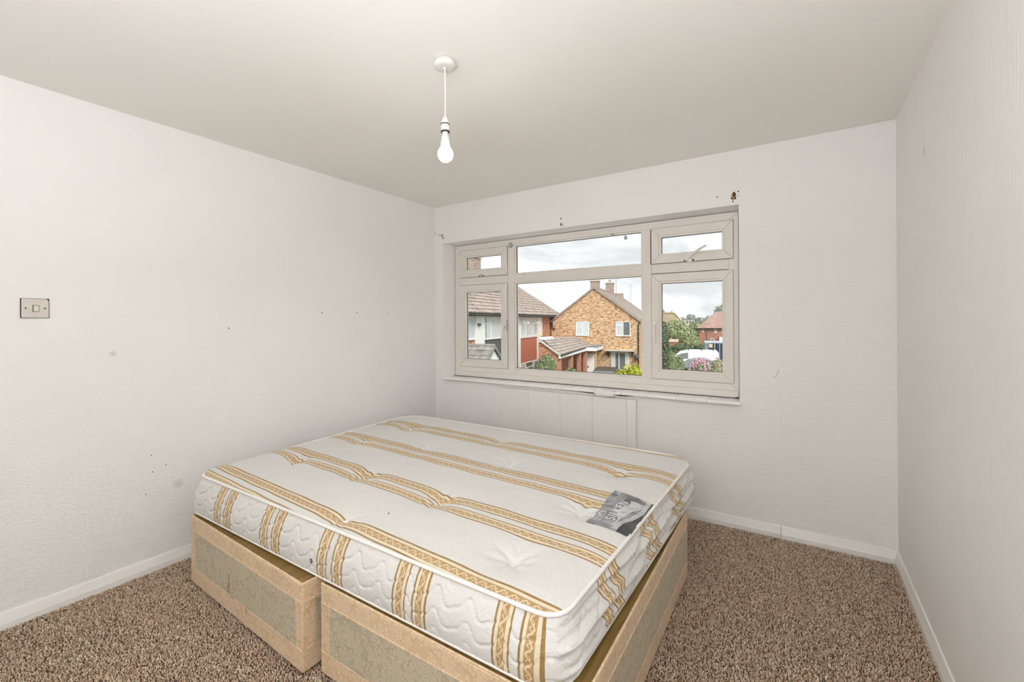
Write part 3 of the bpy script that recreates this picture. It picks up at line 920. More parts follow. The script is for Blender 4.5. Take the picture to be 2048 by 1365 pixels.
# crumpled folds along the right-hand end
we = np.clip((nx - 0.55) / 0.35, 0, 1)
off += we * fade * (0.007 * np.sin(2 * PI * Z / 0.062 + 2.2 * np.sin(A * 5.1) + A * 3) + 0.004 * np.sin(2 * PI * Z / 0.034 + 3 * np.sin(A * 8.3)))
X = OUT[:, 0][None, :] + nx * off
Y = OUT[:, 1][None, :] + ny * off
zig = we * fade * (0.012 * np.sin(2 * PI * Z / 0.085 + 1.5 * np.sin(A * 3.3)) + 0.006 * np.sin(2 * PI * Z / 0.04 + A * 6))
V = np.stack([X, Y, Z], -1).reshape(-1, 3) - np.array(MO)
idx = np.arange((ROWS + 1) * n).reshape(ROWS + 1, n)
nxt = np.roll(idx, -1, 1)
Fq = np.stack([idx[:-1], idx[1:], nxt[1:], nxt[:-1]], -1).reshape(-1, 4)
fx = np.interp(OUT[:, 0], [0.2, 0.627, 1.035, 1.44, 1.85, 2.246, 2.66], [-1, 0, 1, 2, 3, 4, 5])
sy = np.interp(OUT[:, 1], [-2.19, -1.775, -1.355, -0.955, -0.52, -0.1], [-1, 0, 1, 2, 3, 4])
ufront = np.broadcast_to(fx, A.shape)
uside = np.broadcast_to(sy, A.shape) + zig / 0.41
isf = np.abs(nrm[:, 1]) > 0.72
colf = np.broadcast_to(isf, (ROWS, n)).reshape(-1)
uvf = np.stack([ufront, Z], -1).reshape(-1, 2)[Fq]
uvs_ = np.stack([uside, Z], -1).reshape(-1, 2)[Fq]
# round the corners the plain white cloth carries on
corner = (np.abs(nrm[:, 1]) < 0.86) & (np.abs(nrm[:, 0]) < 0.93)
uvq = np.where(colf[:, None, None], uvf, uvs_)
cq = np.broadcast_to(corner, (ROWS, n)).reshape(-1)
uvq[cq, :, 0] = 0.5
mesh_np('side_border', V, Fq, M['ticking'], mat_root, True, uvq.reshape(-1, 2))
# edge tapes, top and bottom
loop = [tuple(np.array([OUT[i, 0] + nrm[i, 0] * 0.002, OUT[i, 1] + nrm[i, 1] * 0.002, ZTOP]) ) for i in range(0, n, 4)]
def closed_tube(name, pts, rad, mat, parent, org, flat=1.0):
    pts = np.array(pts)
    k = len(pts)
    tgt = np.roll(pts, -1, 0) - np.roll(pts, 1, 0)
    tgt /= np.linalg.norm(tgt, axis=1)[:, None]
    up = np.array([0, 0, 1.0])
    sd2 = np.cross(tgt, up)
    sd2 /= np.linalg.norm(sd2, axis=1)[:, None]
    VV = []
    for j in range(10):
        a_ = 2 * PI * j / 10
        VV.append(pts + sd2 * (rad * math.cos(a_)) + up * (rad * flat * math.sin(a_)))
    VV = np.stack(VV, 1)
    ii = np.arange(k * 10).reshape(k, 10)
    nn_ = np.roll(ii, -1, 0)
    Q = np.stack([ii, np.roll(ii, -1, 1), np.roll(nn_, -1, 1), nn_], -1).reshape(-1, 4)
    return mesh_np(name, VV.reshape(-1, 3) - np.array(org), Q, mat, parent, True)
closed_tube('edge_piping', loop, 0.0068, M['tape'], mat_root, MO)
lb = [(X[-1, i], Y[-1, i], ZBOT + 0.007) for i in range(0, n, 4)]
closed_tube('edge_piping', lb, 0.0042, M['tape'], mat_root, MO)
MB().prism([(X[-1, i], Y[-1, i], ZBOT + 0.001) for i in range(0, n, 3)], (0, 0, 0.004)).build('underside', M['tape'], mat_root, MO)
for i, (a, b) in enumerate(TUFT):
    z = float(top_z(a, b))
    k = 0.8 if i in (4, 10, 11) else 1.0
    MB().lathe([(0.0, z + 0.006), (0.006 * k, z + 0.0055), (0.011 * k, z + 0.003), (0.013 * k, z - 0.001), (0.0, z - 0.001)], (a, b, 0), 14).build('tuft', M['tape'], mat_root, MO)
MB().lathe([(0.0042, 0.004), (0.007, 0.0035), (0.0095, 0.001), (0.0095, -0.004), (0.0042, -0.004)], (1.332, -2.1285, 0.416), 20, 'y').build('vent_eyelet', M['brass'], mat_root, MO)
MB().lathe([(0.0, -0.0005), (0.005, -0.0005), (0.005, -0.003), (0.0, -0.003)], (1.332, -2.1285, 0.416), 16, 'y').build('vent_eyelet', M['hole'], mat_root, MO)
zz = float(top_z(1.60, -1.98))
MB().tube([(1.505, -1.905, zz + .002), (1.517, -1.912, zz + .002)], 0.002, 6).build('burn_mark', M['hole'], mat_root, MO)

# printed label sewn on the ticking near the right-hand end
LQ = [(2.205, -1.557), (2.378, -1.560), (2.374, -1.232), (2.193, -1.203)]   # front-left, front-right, back-right, back-left
def lab(a, b):
    """a: across (left->right), b: along (front->back)"""
    x = (LQ[0][0] * (1 - a) + LQ[1][0] * a) * (1 - b) + (LQ[3][0] * (1 - a) + LQ[2][0] * a) * b
    y = (LQ[0][1] * (1 - a) + LQ[1][1] * a) * (1 - b) + (LQ[3][1] * (1 - a) + LQ[2][1] * a) * b
    return x, y
def lab3(a, b, lift):
    x, y = lab(a, b)
    return (x, y, float(top_z(min(x, 2.36), y)) + 0.0025 + 0.0012 * math.sin(b * 19 + a * 5) + lift)
NA, NB = 16, 30
V = np.array([lab3(i / NA, j / NB, 0.0) for j in range(NB + 1) for i in range(NA + 1)]) - np.array(MO)
idx = np.arange((NA + 1) * (NB + 1)).reshape(NB + 1, NA + 1)
Fq = np.stack([idx[:-1, :-1], idx[:-1, 1:], idx[1:, 1:], idx[1:, :-1]], -1).reshape(-1, 4)
label = mesh_np('printed_label', V, Fq, M['label'], mat_root)
label['label'] = 'grey satin label with printed lettering'
def lab_strip(name, fa, fb, mat, lift, nseg=24, nw=3):
    """band between two curves (functions of t -> (a, b)) laid on the label"""
    vs = []
    for i in range(nseg + 1):
        t = i / nseg
        (a0, b0), (a1, b1) = fa(t), fb(t)
        for j in range(nw + 1):
            k = j / nw
            vs.append(lab3(a0 * (1 - k) + a1 * k, b0 * (1 - k) + b1 * k, lift))
    ii = np.arange((nseg + 1) * (nw + 1)).reshape(nseg + 1, nw + 1)
    Q = np.stack([ii[:-1, :-1], ii[:-1, 1:], ii[1:, 1:], ii[1:, :-1]], -1).reshape(-1, 4)
    return mesh_np(name, np.array(vs) - np.array(MO), Q, mat, label)
def cur(t, o=0.0):        # the sweeping edge of the picture
    b = 0.0 + t
    a = 0.62 + 0.27 * (0.5 - 0.5 * math.cos(PI * min(1, max(0, (b - 0.05) / 0.62)))) - 0.05 * max(0, b - 0.75) + o
    return (a, b)
lab_strip('dark_corner', lambda t: cur(t, 0.05), lambda t: (1.0, t), M['labeldark'], 0.0005)
lab_strip('picture', lambda t: (0.50 + 0.06 * math.sin(t * 9), 0.10 + 0.74 * t), lambda t: cur(0.10 + 0.74 * t, -0.03 - 0.12 * math.sin(PI * t) ** 2), M['labelgrey'], 0.0006)
for o in (-0.012, 0.028, 0.066):
    lab_strip('sweep_line', lambda t, o=o: cur(t, o - 0.008), lambda t, o=o: cur(t, o + 0.008), M['labelwhite'], 0.0010, 36, 1)
def lab_text(txt, a, b, size, mat, spacing=1.0):
    cu = bpy.data.curves.new('lettering', 'FONT')
    cu.body = txt
    cu.size = 1.0
    cu.space_character = spacing
    tmp = bpy.data.objects.new('lettering', cu)
    COL.objects.link(tmp)
    dg = bpy.context.evaluated_depsgraph_get()
    me = bpy.data.meshes.new_from_object(tmp.evaluated_get(dg))
    COL.objects.unlink(tmp)
    bpy.data.objects.remove(tmp)
    for v in me.vertices:      # reading direction runs front -> back, letter tops to the left
        p = lab3(a - v.co.y * size / 0.18, b + v.co.x * size / 0.345, 0.0013)
        v.co = (p[0] - MO[0], p[1] - MO[1], p[2] - MO[2])
    me.materials.clear()
    me.materials.append(mat)
    o = bpy.data.objects.new('lettering', me)
    return link(o, label)
lab_text('SILKEN', 0.52, 0.20, 0.058, M['labelwhite'], 1.12)
lab_text('Sprung', 0.17, 0.08, 0.040, M['labelwhite'])
lab_text('Damask Mattress', 0.245, 0.07, 0.0135, M['labelwhite'])
for k, tx in enumerate(('Care for your mattress', 'Turn it regularly', 'Do not fold or roll', 'Air it before use')):
    lab_text(tx, 0.19 + 0.062 * k, 0.70, 0.0105, M['labelwhite'])
# ------------------------------------------------------------------ outside: street frame (a = across, b = along the street, z)
TH = math.radians(11)
GZ = -3.4
def sw_(a, b, z=0.0):
    return (CAM[0] + a * math.cos(TH) - b * math.sin(TH), CAM[1] + a * math.sin(TH) + b * math.cos(TH), z)
def ext(name, a, b, label, cat, group=None, z=GZ):
    r = empty(name, sw_(a, b, z), TH)
    tag(r, label, cat, group)
    return r, (a, b, z)

def foliage_mat(name, lo, hi, rough=0.75):
    n = N(name)
    at = n.node('ShaderNodeAttribute', attribute_name='Col')
    f = n.sep(at.outputs['Color'])[0]
    n.base(n.mix(f, lo, hi), rough, spec=0.2)
    return n.m
FOL = {
    'dark': foliage_mat('dark_evergreen_leaves', (0.05, 0.08, 0.045, 1), (0.26, 0.33, 0.20, 1)),
    'mid': foliage_mat('mid_green_leaves', (0.09, 0.13, 0.055, 1), (0.42, 0.48, 0.27, 1)),
    'light': foliage_mat('light_green_leaves', (0.17, 0.21, 0.09, 1), (0.58, 0.62, 0.38, 1)),
    'gold': foliage_mat('yellow_green_leaves', (0.17, 0.19, 0.012, 1), (0.74, 0.76, 0.10, 1)),
    'pale': foliage_mat('pale_grey_green_leaves', (0.19, 0.20, 0.12, 1), (0.62, 0.60, 0.42, 1)),
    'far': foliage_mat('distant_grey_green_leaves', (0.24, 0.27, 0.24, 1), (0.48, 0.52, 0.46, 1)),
    'autumn': foliage_mat('orange_leaves', (0.28, 0.17, 0.05, 1), (0.62, 0.44, 0.15, 1)),
}
M['pink'] = foliage_mat('pink_petals', (0.55, 0.24, 0.34, 1), (0.92, 0.68, 0.74, 1))
M['bark'] = plain('brown_bark', (0.13, 0.09, 0.06, 1), 0.9, nscale=14, namt=0.35, bump=0.5, bdist=0.02)
M['telegraph'] = plain('weathered_pole_wood', (0.42, 0.28, 0.19, 1), 0.9, nscale=20, namt=0.2)

def leaves(lumps, n, size, shell=0.55):
    """n leaf quads spread through a set of ellipsoid lumps (centre, radii)"""
    vol = np.array([r[0] * r[1] * r[2] for _, r in lumps]) ** 0.67
    pick = RNG.choice(len(lumps), n, p=vol / vol.sum())
    c = np.array([l[0] for l in lumps])[pick]
    r = np.array([l[1] for l in lumps])[pick]
    d = RNG.normal(size=(n, 3))
    d /= np.linalg.norm(d, axis=1)[:, None]
    rad = RNG.uniform(shell, 1.03, n) ** 0.6
    p = c + d * r * rad[:, None]
    nr = d + RNG.normal(size=(n, 3)) * 0.55
    nr /= np.linalg.norm(nr, axis=1)[:, None]
    u = np.cross(nr, RNG.normal(size=(n, 3)))
    u /= np.linalg.norm(u, axis=1)[:, None]
    v = np.cross(nr, u)
    s = size * RNG.uniform(0.6, 1.35, (n, 1))
    V = np.stack([p - u * s, p - v * s * 0.55 + nr * s * 0.12, p + u * s, p + v * s * 0.55 + nr * s * 0.12], 1)
    col = RNG.uniform(0, 1, n)
    C4 = np.ones((n, 4, 4))
    C4[:, :, :3] = col[:, None, None]
    Fq = np.arange(n * 4).reshape(n, 4)
    return V.reshape(-1, 3), Fq, C4.reshape(-1, 4)
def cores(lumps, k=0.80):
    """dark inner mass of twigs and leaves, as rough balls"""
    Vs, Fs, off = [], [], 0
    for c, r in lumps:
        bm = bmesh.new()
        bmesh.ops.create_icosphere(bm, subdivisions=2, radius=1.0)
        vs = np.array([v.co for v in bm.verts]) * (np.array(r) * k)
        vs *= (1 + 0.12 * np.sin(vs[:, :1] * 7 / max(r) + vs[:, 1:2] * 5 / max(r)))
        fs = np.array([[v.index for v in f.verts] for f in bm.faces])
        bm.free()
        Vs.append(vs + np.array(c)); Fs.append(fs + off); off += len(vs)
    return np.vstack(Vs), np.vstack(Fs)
def plant(name, a, b, label, cat, lumps, n, size, fol, trunk=None, group=None, z=GZ, shell=0.55, k=0.8):
    """lumps relative to the plant's base: (da, db, dz), (ra, rb, rz)"""
    r, o = ext(name, a, b, label, cat, group, z)
    V, Fq, C4 = leaves(lumps, n, size, shell)
    mesh_np('crown', V, Fq, FOL[fol], r, False, None, C4)
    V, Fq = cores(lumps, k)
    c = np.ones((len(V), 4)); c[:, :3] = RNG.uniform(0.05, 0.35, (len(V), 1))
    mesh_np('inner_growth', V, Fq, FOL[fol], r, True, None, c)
    if trunk:
        m = MB()
        m.tube([(0, 0, -0.05), (0.03, 0.02, trunk[1] * 0.5), (0, 0, trunk[1])], [trunk[0], trunk[0] * 0.8, trunk[0] * 0.55], 8)
        m.build('trunk', M['bark'], r)
    return r
def blob(w_, d, h, m=4, seed=0, zlo=0.0):
    """lumps that fill a roughly w x d x h bush"""
    q = random.Random(seed)
    out = [((0, 0, zlo + (h - zlo) * 0.48), (w_ * 0.40, d * 0.40, (h - zlo) * 0.47))]
    for i in range(m):
        an = 2 * PI * i / m + q.random()
        rr = 0.27 * (0.8 + 0.4 * q.random())
        hz = zlo + (h - zlo) * (0.35 + 0.38 * q.random())
        out.append(((w_ * rr * math.cos(an), d * rr * math.sin(an), hz), (w_ * 0.25, d * 0.25, (h - zlo) * 0.28)))
    return out

# --- ground
nn = N('outside_ground')
go = nn.obj()
gs = nn.noise(go, 0.35, 5, 0.6)
gg = nn.ramp(nn.noise(go, 9, 5), [(0.3, (0.22, 0.21, 0.20, 1)), (0.7, (0.33, 0.32, 0.30, 1))])
gl_ = nn.ramp(nn.noise(go, 14, 5), [(0.3, (0.10, 0.14, 0.05, 1)), (0.7, (0.20, 0.26, 0.10, 1))])
nn.base(nn.mix(nn.ramp(gs, [(0.46, 0.0), (0.50, 1.0)]), gg, gl_), 0.95)
g = MB().add([(-240, 4.0, GZ), (240, 4.0, GZ), (240, 330, GZ), (-240, 330, GZ), (-240, 4.0, GZ - .3), (240, 4.0, GZ - .3), (240, 330, GZ - .3), (-240, 330, GZ - .3)],
             [(0, 1, 2, 3), (4, 7, 6, 5), (0, 4, 5, 1), (1, 5, 6, 2), (2, 6, 7, 3), (3, 7, 4, 0)]).build('ground', nn.m)
struct(g)
for o_ in (struct(MB().box((-T, DB - T, GZ), (W + T, T, -0.1201)).build('wall_below', M['gloss'])),): pass

# --- materials of the houses
def brick_mat(name, c1, c2, c3, mortar, scale, wide=0.29, high=0.105):
    n = N(name)
    o = n.obj()
    s = n.sep(o)
    v = n.comb(n.math('ADD', s[0], s[1]), s[2], 0.0)
    b = n.node('ShaderNodeTexBrick')
    n.put(b.inputs['Vector'], v)
    b.inputs['Scale'].default_value = 1.0
    b.inputs['Brick Width'].default_value = wide
    b.inputs['Row Height'].default_value = high
    b.inputs['Mortar Size'].default_value = 0.012
    b.inputs['Bias'].default_value = 0.0
    b.inputs['Color1'].default_value = c1
    b.inputs['Color2'].default_value = c2
    b.inputs['Mortar'].default_value = mortar
    sp = n.ramp(n.noise(n.mapping(v, (3.4, 9.5, 1)), 1.0, 1, 0.4), [(0.44, 0.0), (0.47, 1.0)])
    sp2 = n.ramp(n.noise(n.mapping(v, (3.4, 9.5, 1), (7, 3, 0)), 1.0, 1, 0.4), [(0.54, 0.0), (0.57, 1.0)])
    c = n.mix(n.math('MULTIPLY', n.math('SUBTRACT', 1.0, sp), 0.75), b.outputs['Color'], c3)
    c = n.mix(n.math('MULTIPLY', sp2, 0.55), c, scale)
    n.base(c, 0.9, spec=0.15)
    n.bump(n.math('SUBTRACT', 1.0, b.outputs['Fac']), 0.6, 0.012)
    return n.m
M['goldbrick'] = brick_mat('golden_stock_brick', (0.52, 0.27, 0.12, 1), (0.74, 0.47, 0.25, 1), (0.32, 0.15, 0.065, 1), (0.68, 0.55, 0.42, 1), (0.84, 0.64, 0.45, 1))
M['redbrick'] = brick_mat('orange_red_brick', (0.52, 0.19, 0.10, 1), (0.62, 0.28, 0.16, 1), (0.40, 0.13, 0.07, 1), (0.62, 0.45, 0.36, 1), (0.68, 0.38, 0.26, 1))
M['farbrick'] = brick_mat('red_brick_of_far_house', (0.40, 0.15, 0.10, 1), (0.48, 0.20, 0.14, 1), (0.32, 0.12, 0.09, 1), (0.5, 0.33, 0.27, 1), (0.54, 0.30, 0.23, 1))
M['chimbrick'] = brick_mat('weathered_chimney_brick', (0.37, 0.25, 0.20, 1), (0.46, 0.34, 0.28, 1), (0.26, 0.20, 0.17, 1), (0.50, 0.44, 0.4, 1), (0.50, 0.42, 0.37, 1))
M['rooftile'] = plain('lichened_brown_tile', (0.37, 0.31, 0.275, 1), 0.9, nscale=2.2, namt=0.28, bump=0.3, bdist=0.02)
M['rooftile_far'] = plain('plain_brown_tile', (0.36, 0.30, 0.265, 1), 0.9, nscale=3.0, namt=0.22)
M['greytile'] = plain('grey_porch_tile', (0.27, 0.255, 0.235, 1), 0.9, nscale=3.0, namt=0.3)
M['redtile'] = plain('red_hip_roof_tile', (0.42, 0.275, 0.235, 1), 0.9, nscale=1.6, namt=0.18)
M['tantile'] = plain('tan_roof_tile', (0.52, 0.42, 0.29, 1), 0.9, nscale=2.0, namt=0.2)
M['render_white'] = plain('white_render', (0.84, 0.84, 0.82, 1), 0.8, nscale=4, namt=0.04)
M['frame_white'] = plain('white_window_plastic', (0.88, 0.88, 0.87, 1), 0.4, nscale=4, namt=0.02)
M['redpanel'] = plain('red_hung_panel', (0.50, 0.165, 0.105, 1), 0.75, nscale=5, namt=0.12)
M['darkpanel'] = plain('dark_grey_panel', (0.10, 0.10, 0.098, 1), 0.7, nscale=3, namt=0.3)
M['interior'] = plain('dim_room_behind_glass', (0.20, 0.20, 0.20, 1), 0.9)
M['curtain'] = plain('pale_grey_curtain', (0.74, 0.75, 0.78, 1), 0.9, nscale=6, namt=0.08)
M['gutter'] = plain('black_gutter_plastic', (0.03, 0.03, 0.03, 1), 0.5)
M['leadgrey'] = plain('grey_lead_and_felt', (0.23, 0.235, 0.24, 1), 0.8, nscale=5, namt=0.15)
M['concrete'] = plain('pale_concrete', (0.62, 0.58, 0.52, 1), 0.9, nscale=5, namt=0.1)
M['door_dark'] = plain('dark_door_paint', (0.045, 0.05, 0.06, 1), 0.5, nscale=5, namt=0.2)
M['postred'] = plain('red_brown_post', (0.52, 0.24, 0.16, 1), 0.8, nscale=6, namt=0.15)

# windows on a wall: local axes u (along the wall), n (outwards), z
def house_window(parent, o, P, u0, u1, z0, z1, divs=(0.5,), fan=(), curtain='full', name='window'):
    """P(u, n, z) -> street coords. frame > pane / curtain / reveal backing"""
    fw = 0.06
    m = MB()
    def bar(a0, a1, b0, b1, n0=0.0, n1=0.07):
        vs = [P(a, n, z) for n in (n0, n1) for z in (b0, b1) for a in (a0, a1)]
        m.add(vs, [(0, 1, 3, 2), (4, 6, 7, 5), (0, 4, 5, 1), (2, 3, 7, 6), (0, 2, 6, 4), (1, 5, 7, 3)])
    bar(u0, u1, z0 - 0.02, z0 + fw, 0.0, 0.09); bar(u0, u1, z1 - fw, z1)
    bar(u0, u0 + fw, z0, z1); bar(u1 - fw, u1, z0, z1)
    us = [u0 + (u1 - u0) * d for d in divs]
    for x in us: bar(x - fw * 0.6, x + fw * 0.6, z0, z1)
    ed = [u0] + us + [u1]
    for i in fan:
        zf = z1 - (z1 - z0) * 0.30
        bar(ed[i], ed[i + 1], zf - fw * 0.5, zf + fw * 0.5)
    fr = m.build(name, M['frame_white'], parent, o)
    def quad(n, a0, a1, b0, b1, th=0.006):
        q = MB()
        vs = [P(a, nn_, z) for nn_ in (n, n + th) for z in (b0, b1) for a in (a0, a1)]
        return q.add(vs, [(0, 1, 3, 2), (4, 6, 7, 5), (0, 4, 5, 1), (2, 3, 7, 6), (0, 2, 6, 4), (1, 5, 7, 3)])
    quad(0.003, u0 + 0.02, u1 - 0.02, z0 + 0.02, z1 - 0.02).build('room_backing', M['interior'], fr, o)
    for i in range(len(ed) - 1):
        quad(0.060, ed[i] + 0.02, ed[i + 1] - 0.02, z0 + 0.03, z1 - 0.03).build('pane', M['glass'], fr, o)
    if curtain:
        segs = {'full': [(0.05, 0.95)], 'sides': [(0.05, 0.26), (0.78, 0.95)], 'left': [(0.05, 0.5)]}[curtain]
        for s0, s1 in segs:
            k = max(10, int((s1 - s0) * (u1 - u0) / 0.035))
            vs, fs = [], []
            for i in range(k + 1):
                a = u0 + (u1 - u0) * (s0 + (s1 - s0) * i / k)
                n = 0.046 + 0.010 * math.sin(i * 1.5)
                vs += [P(a, n, z0 + 0.05), P(a, n, z1 - 0.05)]
            for i in range(k): fs.append((2 * i, 2 * i + 2, 2 * i + 3, 2 * i + 1))
            MB().add(vs, fs, True).build('curtain', M['curtain'], fr, o)
    return fr

def tiled(corners, rows, cols, wave, step, trim=None):
    """courses of tiles on a roof plane. corners: eave-left, eave-right, ridge-right, ridge-left.
    trim(u, v) -> False drops a tile (hips)."""
    e0, e1, r1, r0 = [Vector(c) for c in corners]
    nrm = (e1 - e0).cross(r0 - e0).normalized()
    if nrm.z < 0: nrm = -nrm
    m = MB()
    def pt(u, v, h):
        p = (e0 * (1 - u) + e1 * u) * (1 - v) + (r0 * (1 - u) + r1 * u) * v
        return p + nrm * h
    K = 4
    for i in range(rows):
        v0, v1 = i / rows, (i + 1.12) / rows
        vs, cnt = [], 0
        us = np.linspace(0, 1, cols * K + 1)
        for u in us:
            h = wave * (0.5 + 0.5 * math.cos(2 * PI * u * cols))
            vs += [pt(u, v0, h), pt(u, v0, h + step), pt(u, min(v1, 1.0), h * 0.9)]
        fs = []
        for j in range(cols * K):
            um = (us[j] + us[j + 1]) / 2
            if trim and not trim(um, (v0 + v1) / 2): continue
            a, b = 3 * j, 3 * j + 3
            fs += [(a, b, b + 1, a + 1), (a + 1, b + 1, b + 2, a + 2)]
        if fs: m.add(vs, fs)
    return m
def stuff_part(o):
    o['kind'] = 'stuff'
    return o
def solid(parent, o, name, pts_bottom, d, mat):
    return MB().prism(pts_bottom, d).build(name, mat, parent, o)

# --- left house, facade along the street at a = FA
FA = -11.28
hl, o = ext('house', FA - 3.7, 26, 'white and red panelled house with brown tiled hip roof left of the gable house', 'house')
def PL_(u, n, z): return (FA + n, u, z)
EZ, RZ, RA, RB0, RB1 = 1.74, 5.05, -15.0, 14.0, 34.9
solid(hl, o, 'wall', [(FA - 7.4, 10, GZ), (FA, 10, GZ), (FA, 38.4, GZ), (FA - 7.4, 38.4, GZ)], (0, 0, 1.66 - GZ), M['redbrick'])
def facade(name, u0, u1, z0, z1, n, mat):
    return MB().add([PL_(a, k, z) for k in (-0.01, n) for z in (z0, z1) for a in (u0, u1)],
                    [(0, 1, 3, 2), (4, 6, 7, 5), (0, 4, 5, 1), (2, 3, 7, 6), (0, 2, 6, 4), (1, 5, 7, 3)]).build(name, mat, hl, o)
facade('white_pier', 22.35, 23.45, -1.3, 1.66, 0.10, M['render_white'])
facade('white_surround', 23.45, 34.45, -3.3, 1.66, 0.03, M['render_white'])
facade('white_pier', 28.0, 29.45, -3.3, 1.66, 0.08, M['render_white'])
facade('white_pier', 33.1, 34.45, -3.3, 1.66, 0.08, M['render_white'])
facade('dark_panel', 23.5, 27.9, -2.6, 0.20, 0.06, M['darkpanel'])
facade('red_panel', 29.5, 33.05, -1.70, 0.08, 0.07, M['redpanel'])
facade('sill_band', 29.4, 33.1, 0.08, 0.16, 0.12, M['frame_white'])
house_window(hl, o, PL_, 20.6, 22.25, 0.30, 1.60, (), (), 'full')
house_window(hl, o, lambda u, n, z: PL_(u, n + 0.03, z), 23.5, 27.9, 0.24, 1.56, (0.2, 0.62, 0.82), (0, 3), 'full')
wb = house_window(hl, o, lambda u, n, z: PL_(u, n + 0.03, z), 29.5, 33.05, 0.16, 1.52, (0.27, 0.73), (0, 2), 'full')
house_window(hl, o, lambda u, n, z: PL_(u, n + 0.03, z), 29.5, 33.05, -3.1, -1.74, (0.27, 0.73), (0, 1, 2), 'sides')
for u0 in (29.6, 32.15):       # two top lights standing open
    q = MB()
    zt_, zb_ = 1.47, 1.14
    for (a0, a1, s0, s1) in ((0, .8, 0, .1), (0, .8, .9, 1), (0, .08, 0, 1), (.72, .8, 0, 1)):
        vs = [PL_(u0 + a, 0.11 + 0.28 * s + dn, zt_ + (zb_ - zt_) * s) for dn in (0, 0.04) for s in (s0, s1) for a in (a0, a1)]
        q.add(vs, [(0, 1, 3, 2), (4, 6, 7, 5), (0, 4, 5, 1), (2, 3, 7, 6), (0, 2, 6, 4), (1, 5, 7, 3)])
    q.build('open_top_light', M['frame_white'], wb, o)
ea = FA + 0.42
def trim_front(u, v):
    b = 10 + (38.9 - 10) * u
    return b < 38.9 - (38.9 - RB1) * v
rt = stuff_part(tiled([(ea, 10, EZ), (ea, 38.9, EZ), (RA, 38.9, RZ), (RA, 10, RZ)], 15, 92, 0.085, 0.075, trim_front).build('roof_tiles', M['rooftile'], hl, o))
MB().add([(ea, 10, EZ - .03), (ea, 38.9, EZ - .03), (RA, RB1, RZ - .03), (RA, 10, RZ - .03), (2 * RA - ea, 10, EZ), (2 * RA - ea, 38.9, EZ)],
         [(0, 1, 2, 3), (1, 5, 2), (3, 2, 5, 4), (0, 4, 5, 1), (0, 3, 4)]).build('roof', M['rooftile'], hl, o)
MB().tube([(ea, 38.9, EZ + .05), (RA, RB1, RZ + .05)], 0.12, 8).build('hip_tiles', M['rooftile'], hl, o)
MB().tube([(RA, 10, RZ + .05), (RA, RB1, RZ + .05)], 0.12, 8).build('ridge_tiles', M['rooftile'], hl, o)
MB().tube([(ea + .03, 10, EZ - .06), (ea + .03, 38.9, EZ - .06)], 0.065, 8).build('gutter', M['gutter'], hl, o)
ch = MB().box((RA - 0.45, 28.7, 4.5), (RA + 0.45, 29.9, 6.05)).build('chimney', M['chimbrick'], hl, o)
MB().box((RA - 0.52, 28.6, 6.0), (RA + 0.52, 30.0, 6.13)).build('chimney_cap', M['concrete'], ch, o)
for b_ in (29.0, 29.6):
    MB().lathe([(0.0, 6.12), (0.15, 6.12), (0.13, 6.45), (0.10, 6.45), (0.10, 6.2), (0.0, 6.2)], (RA, b_, 0), 12).build('chimney_pot', M['redtile'], ch, o)
MB().box((FA + 0.1, 22.5, 1.05), (FA + 0.22, 22.75, 1.2)).build('alarm_box', M['darkpanel'], hl, o)
MB().lathe([(0.0, 0.12), (0.1, 0.1), (0.13, 0.0), (0.0, 0.0)], (FA + 0.09, 34.0, 0.12), 12, 'x').build('yellow_alarm_box', plain('yellow_plastic', (0.72, 0.60, 0.14, 1), 0.5), hl, o)

# --- small gabled porch nearer to the camera
po, o = ext('porch', -7.6, 16.0, 'grey tiled porch roof with a small white gable at lower left outside', 'porch')
b0p, zr, ze = 15.0, 0.36, -0.42
# ridge runs across (along a), its white gable faces right
ga, gb = -6.98, 15.35
MB().prism([(ga, gb - 1.0, GZ), (ga, gb + 1.0, GZ), (ga, gb + 1.0, ze), (ga, gb, zr - 0.08), (ga, gb - 1.0, ze)], (-3.0, 0, 0)).build('wall', M['render_white'], po, o)
stuff_part(tiled([(ga - 3.1, gb - 1.15, ze - 0.10), (ga + 0.10, gb - 1.15, ze - 0.10), (ga + 0.10, gb, zr), (ga - 3.1, gb, zr)], 5, 11, 0.03, 0.035).build('roof_tiles', M['greytile'], po, o))
stuff_part(tiled([(ga - 3.1, gb + 1.15, ze - 0.10), (ga + 0.10, gb + 1.15, ze - 0.10), (ga + 0.10, gb, zr), (ga - 3.1, gb, zr)], 5, 11, 0.03, 0.035).build('roof_tiles', M['greytile'], po, o))
for s in (-1, 1):
    MB().prism([(ga + 0.06, gb + s * 1.2, ze - 0.20), (ga + 0.06, gb + s * 1.2, ze - 0.08), (ga + 0.06, gb, zr + 0.05), (ga + 0.06, gb, zr - 0.07)], (0.05, 0, 0)).build('bargeboard', M['leadgrey'], po, o)
MB().tube([(ga - 3.1, gb, zr + 0.03), (ga + 0.10, gb, zr + 0.03)], 0.06, 8).build('ridge_tiles', M['greytile'], po, o)

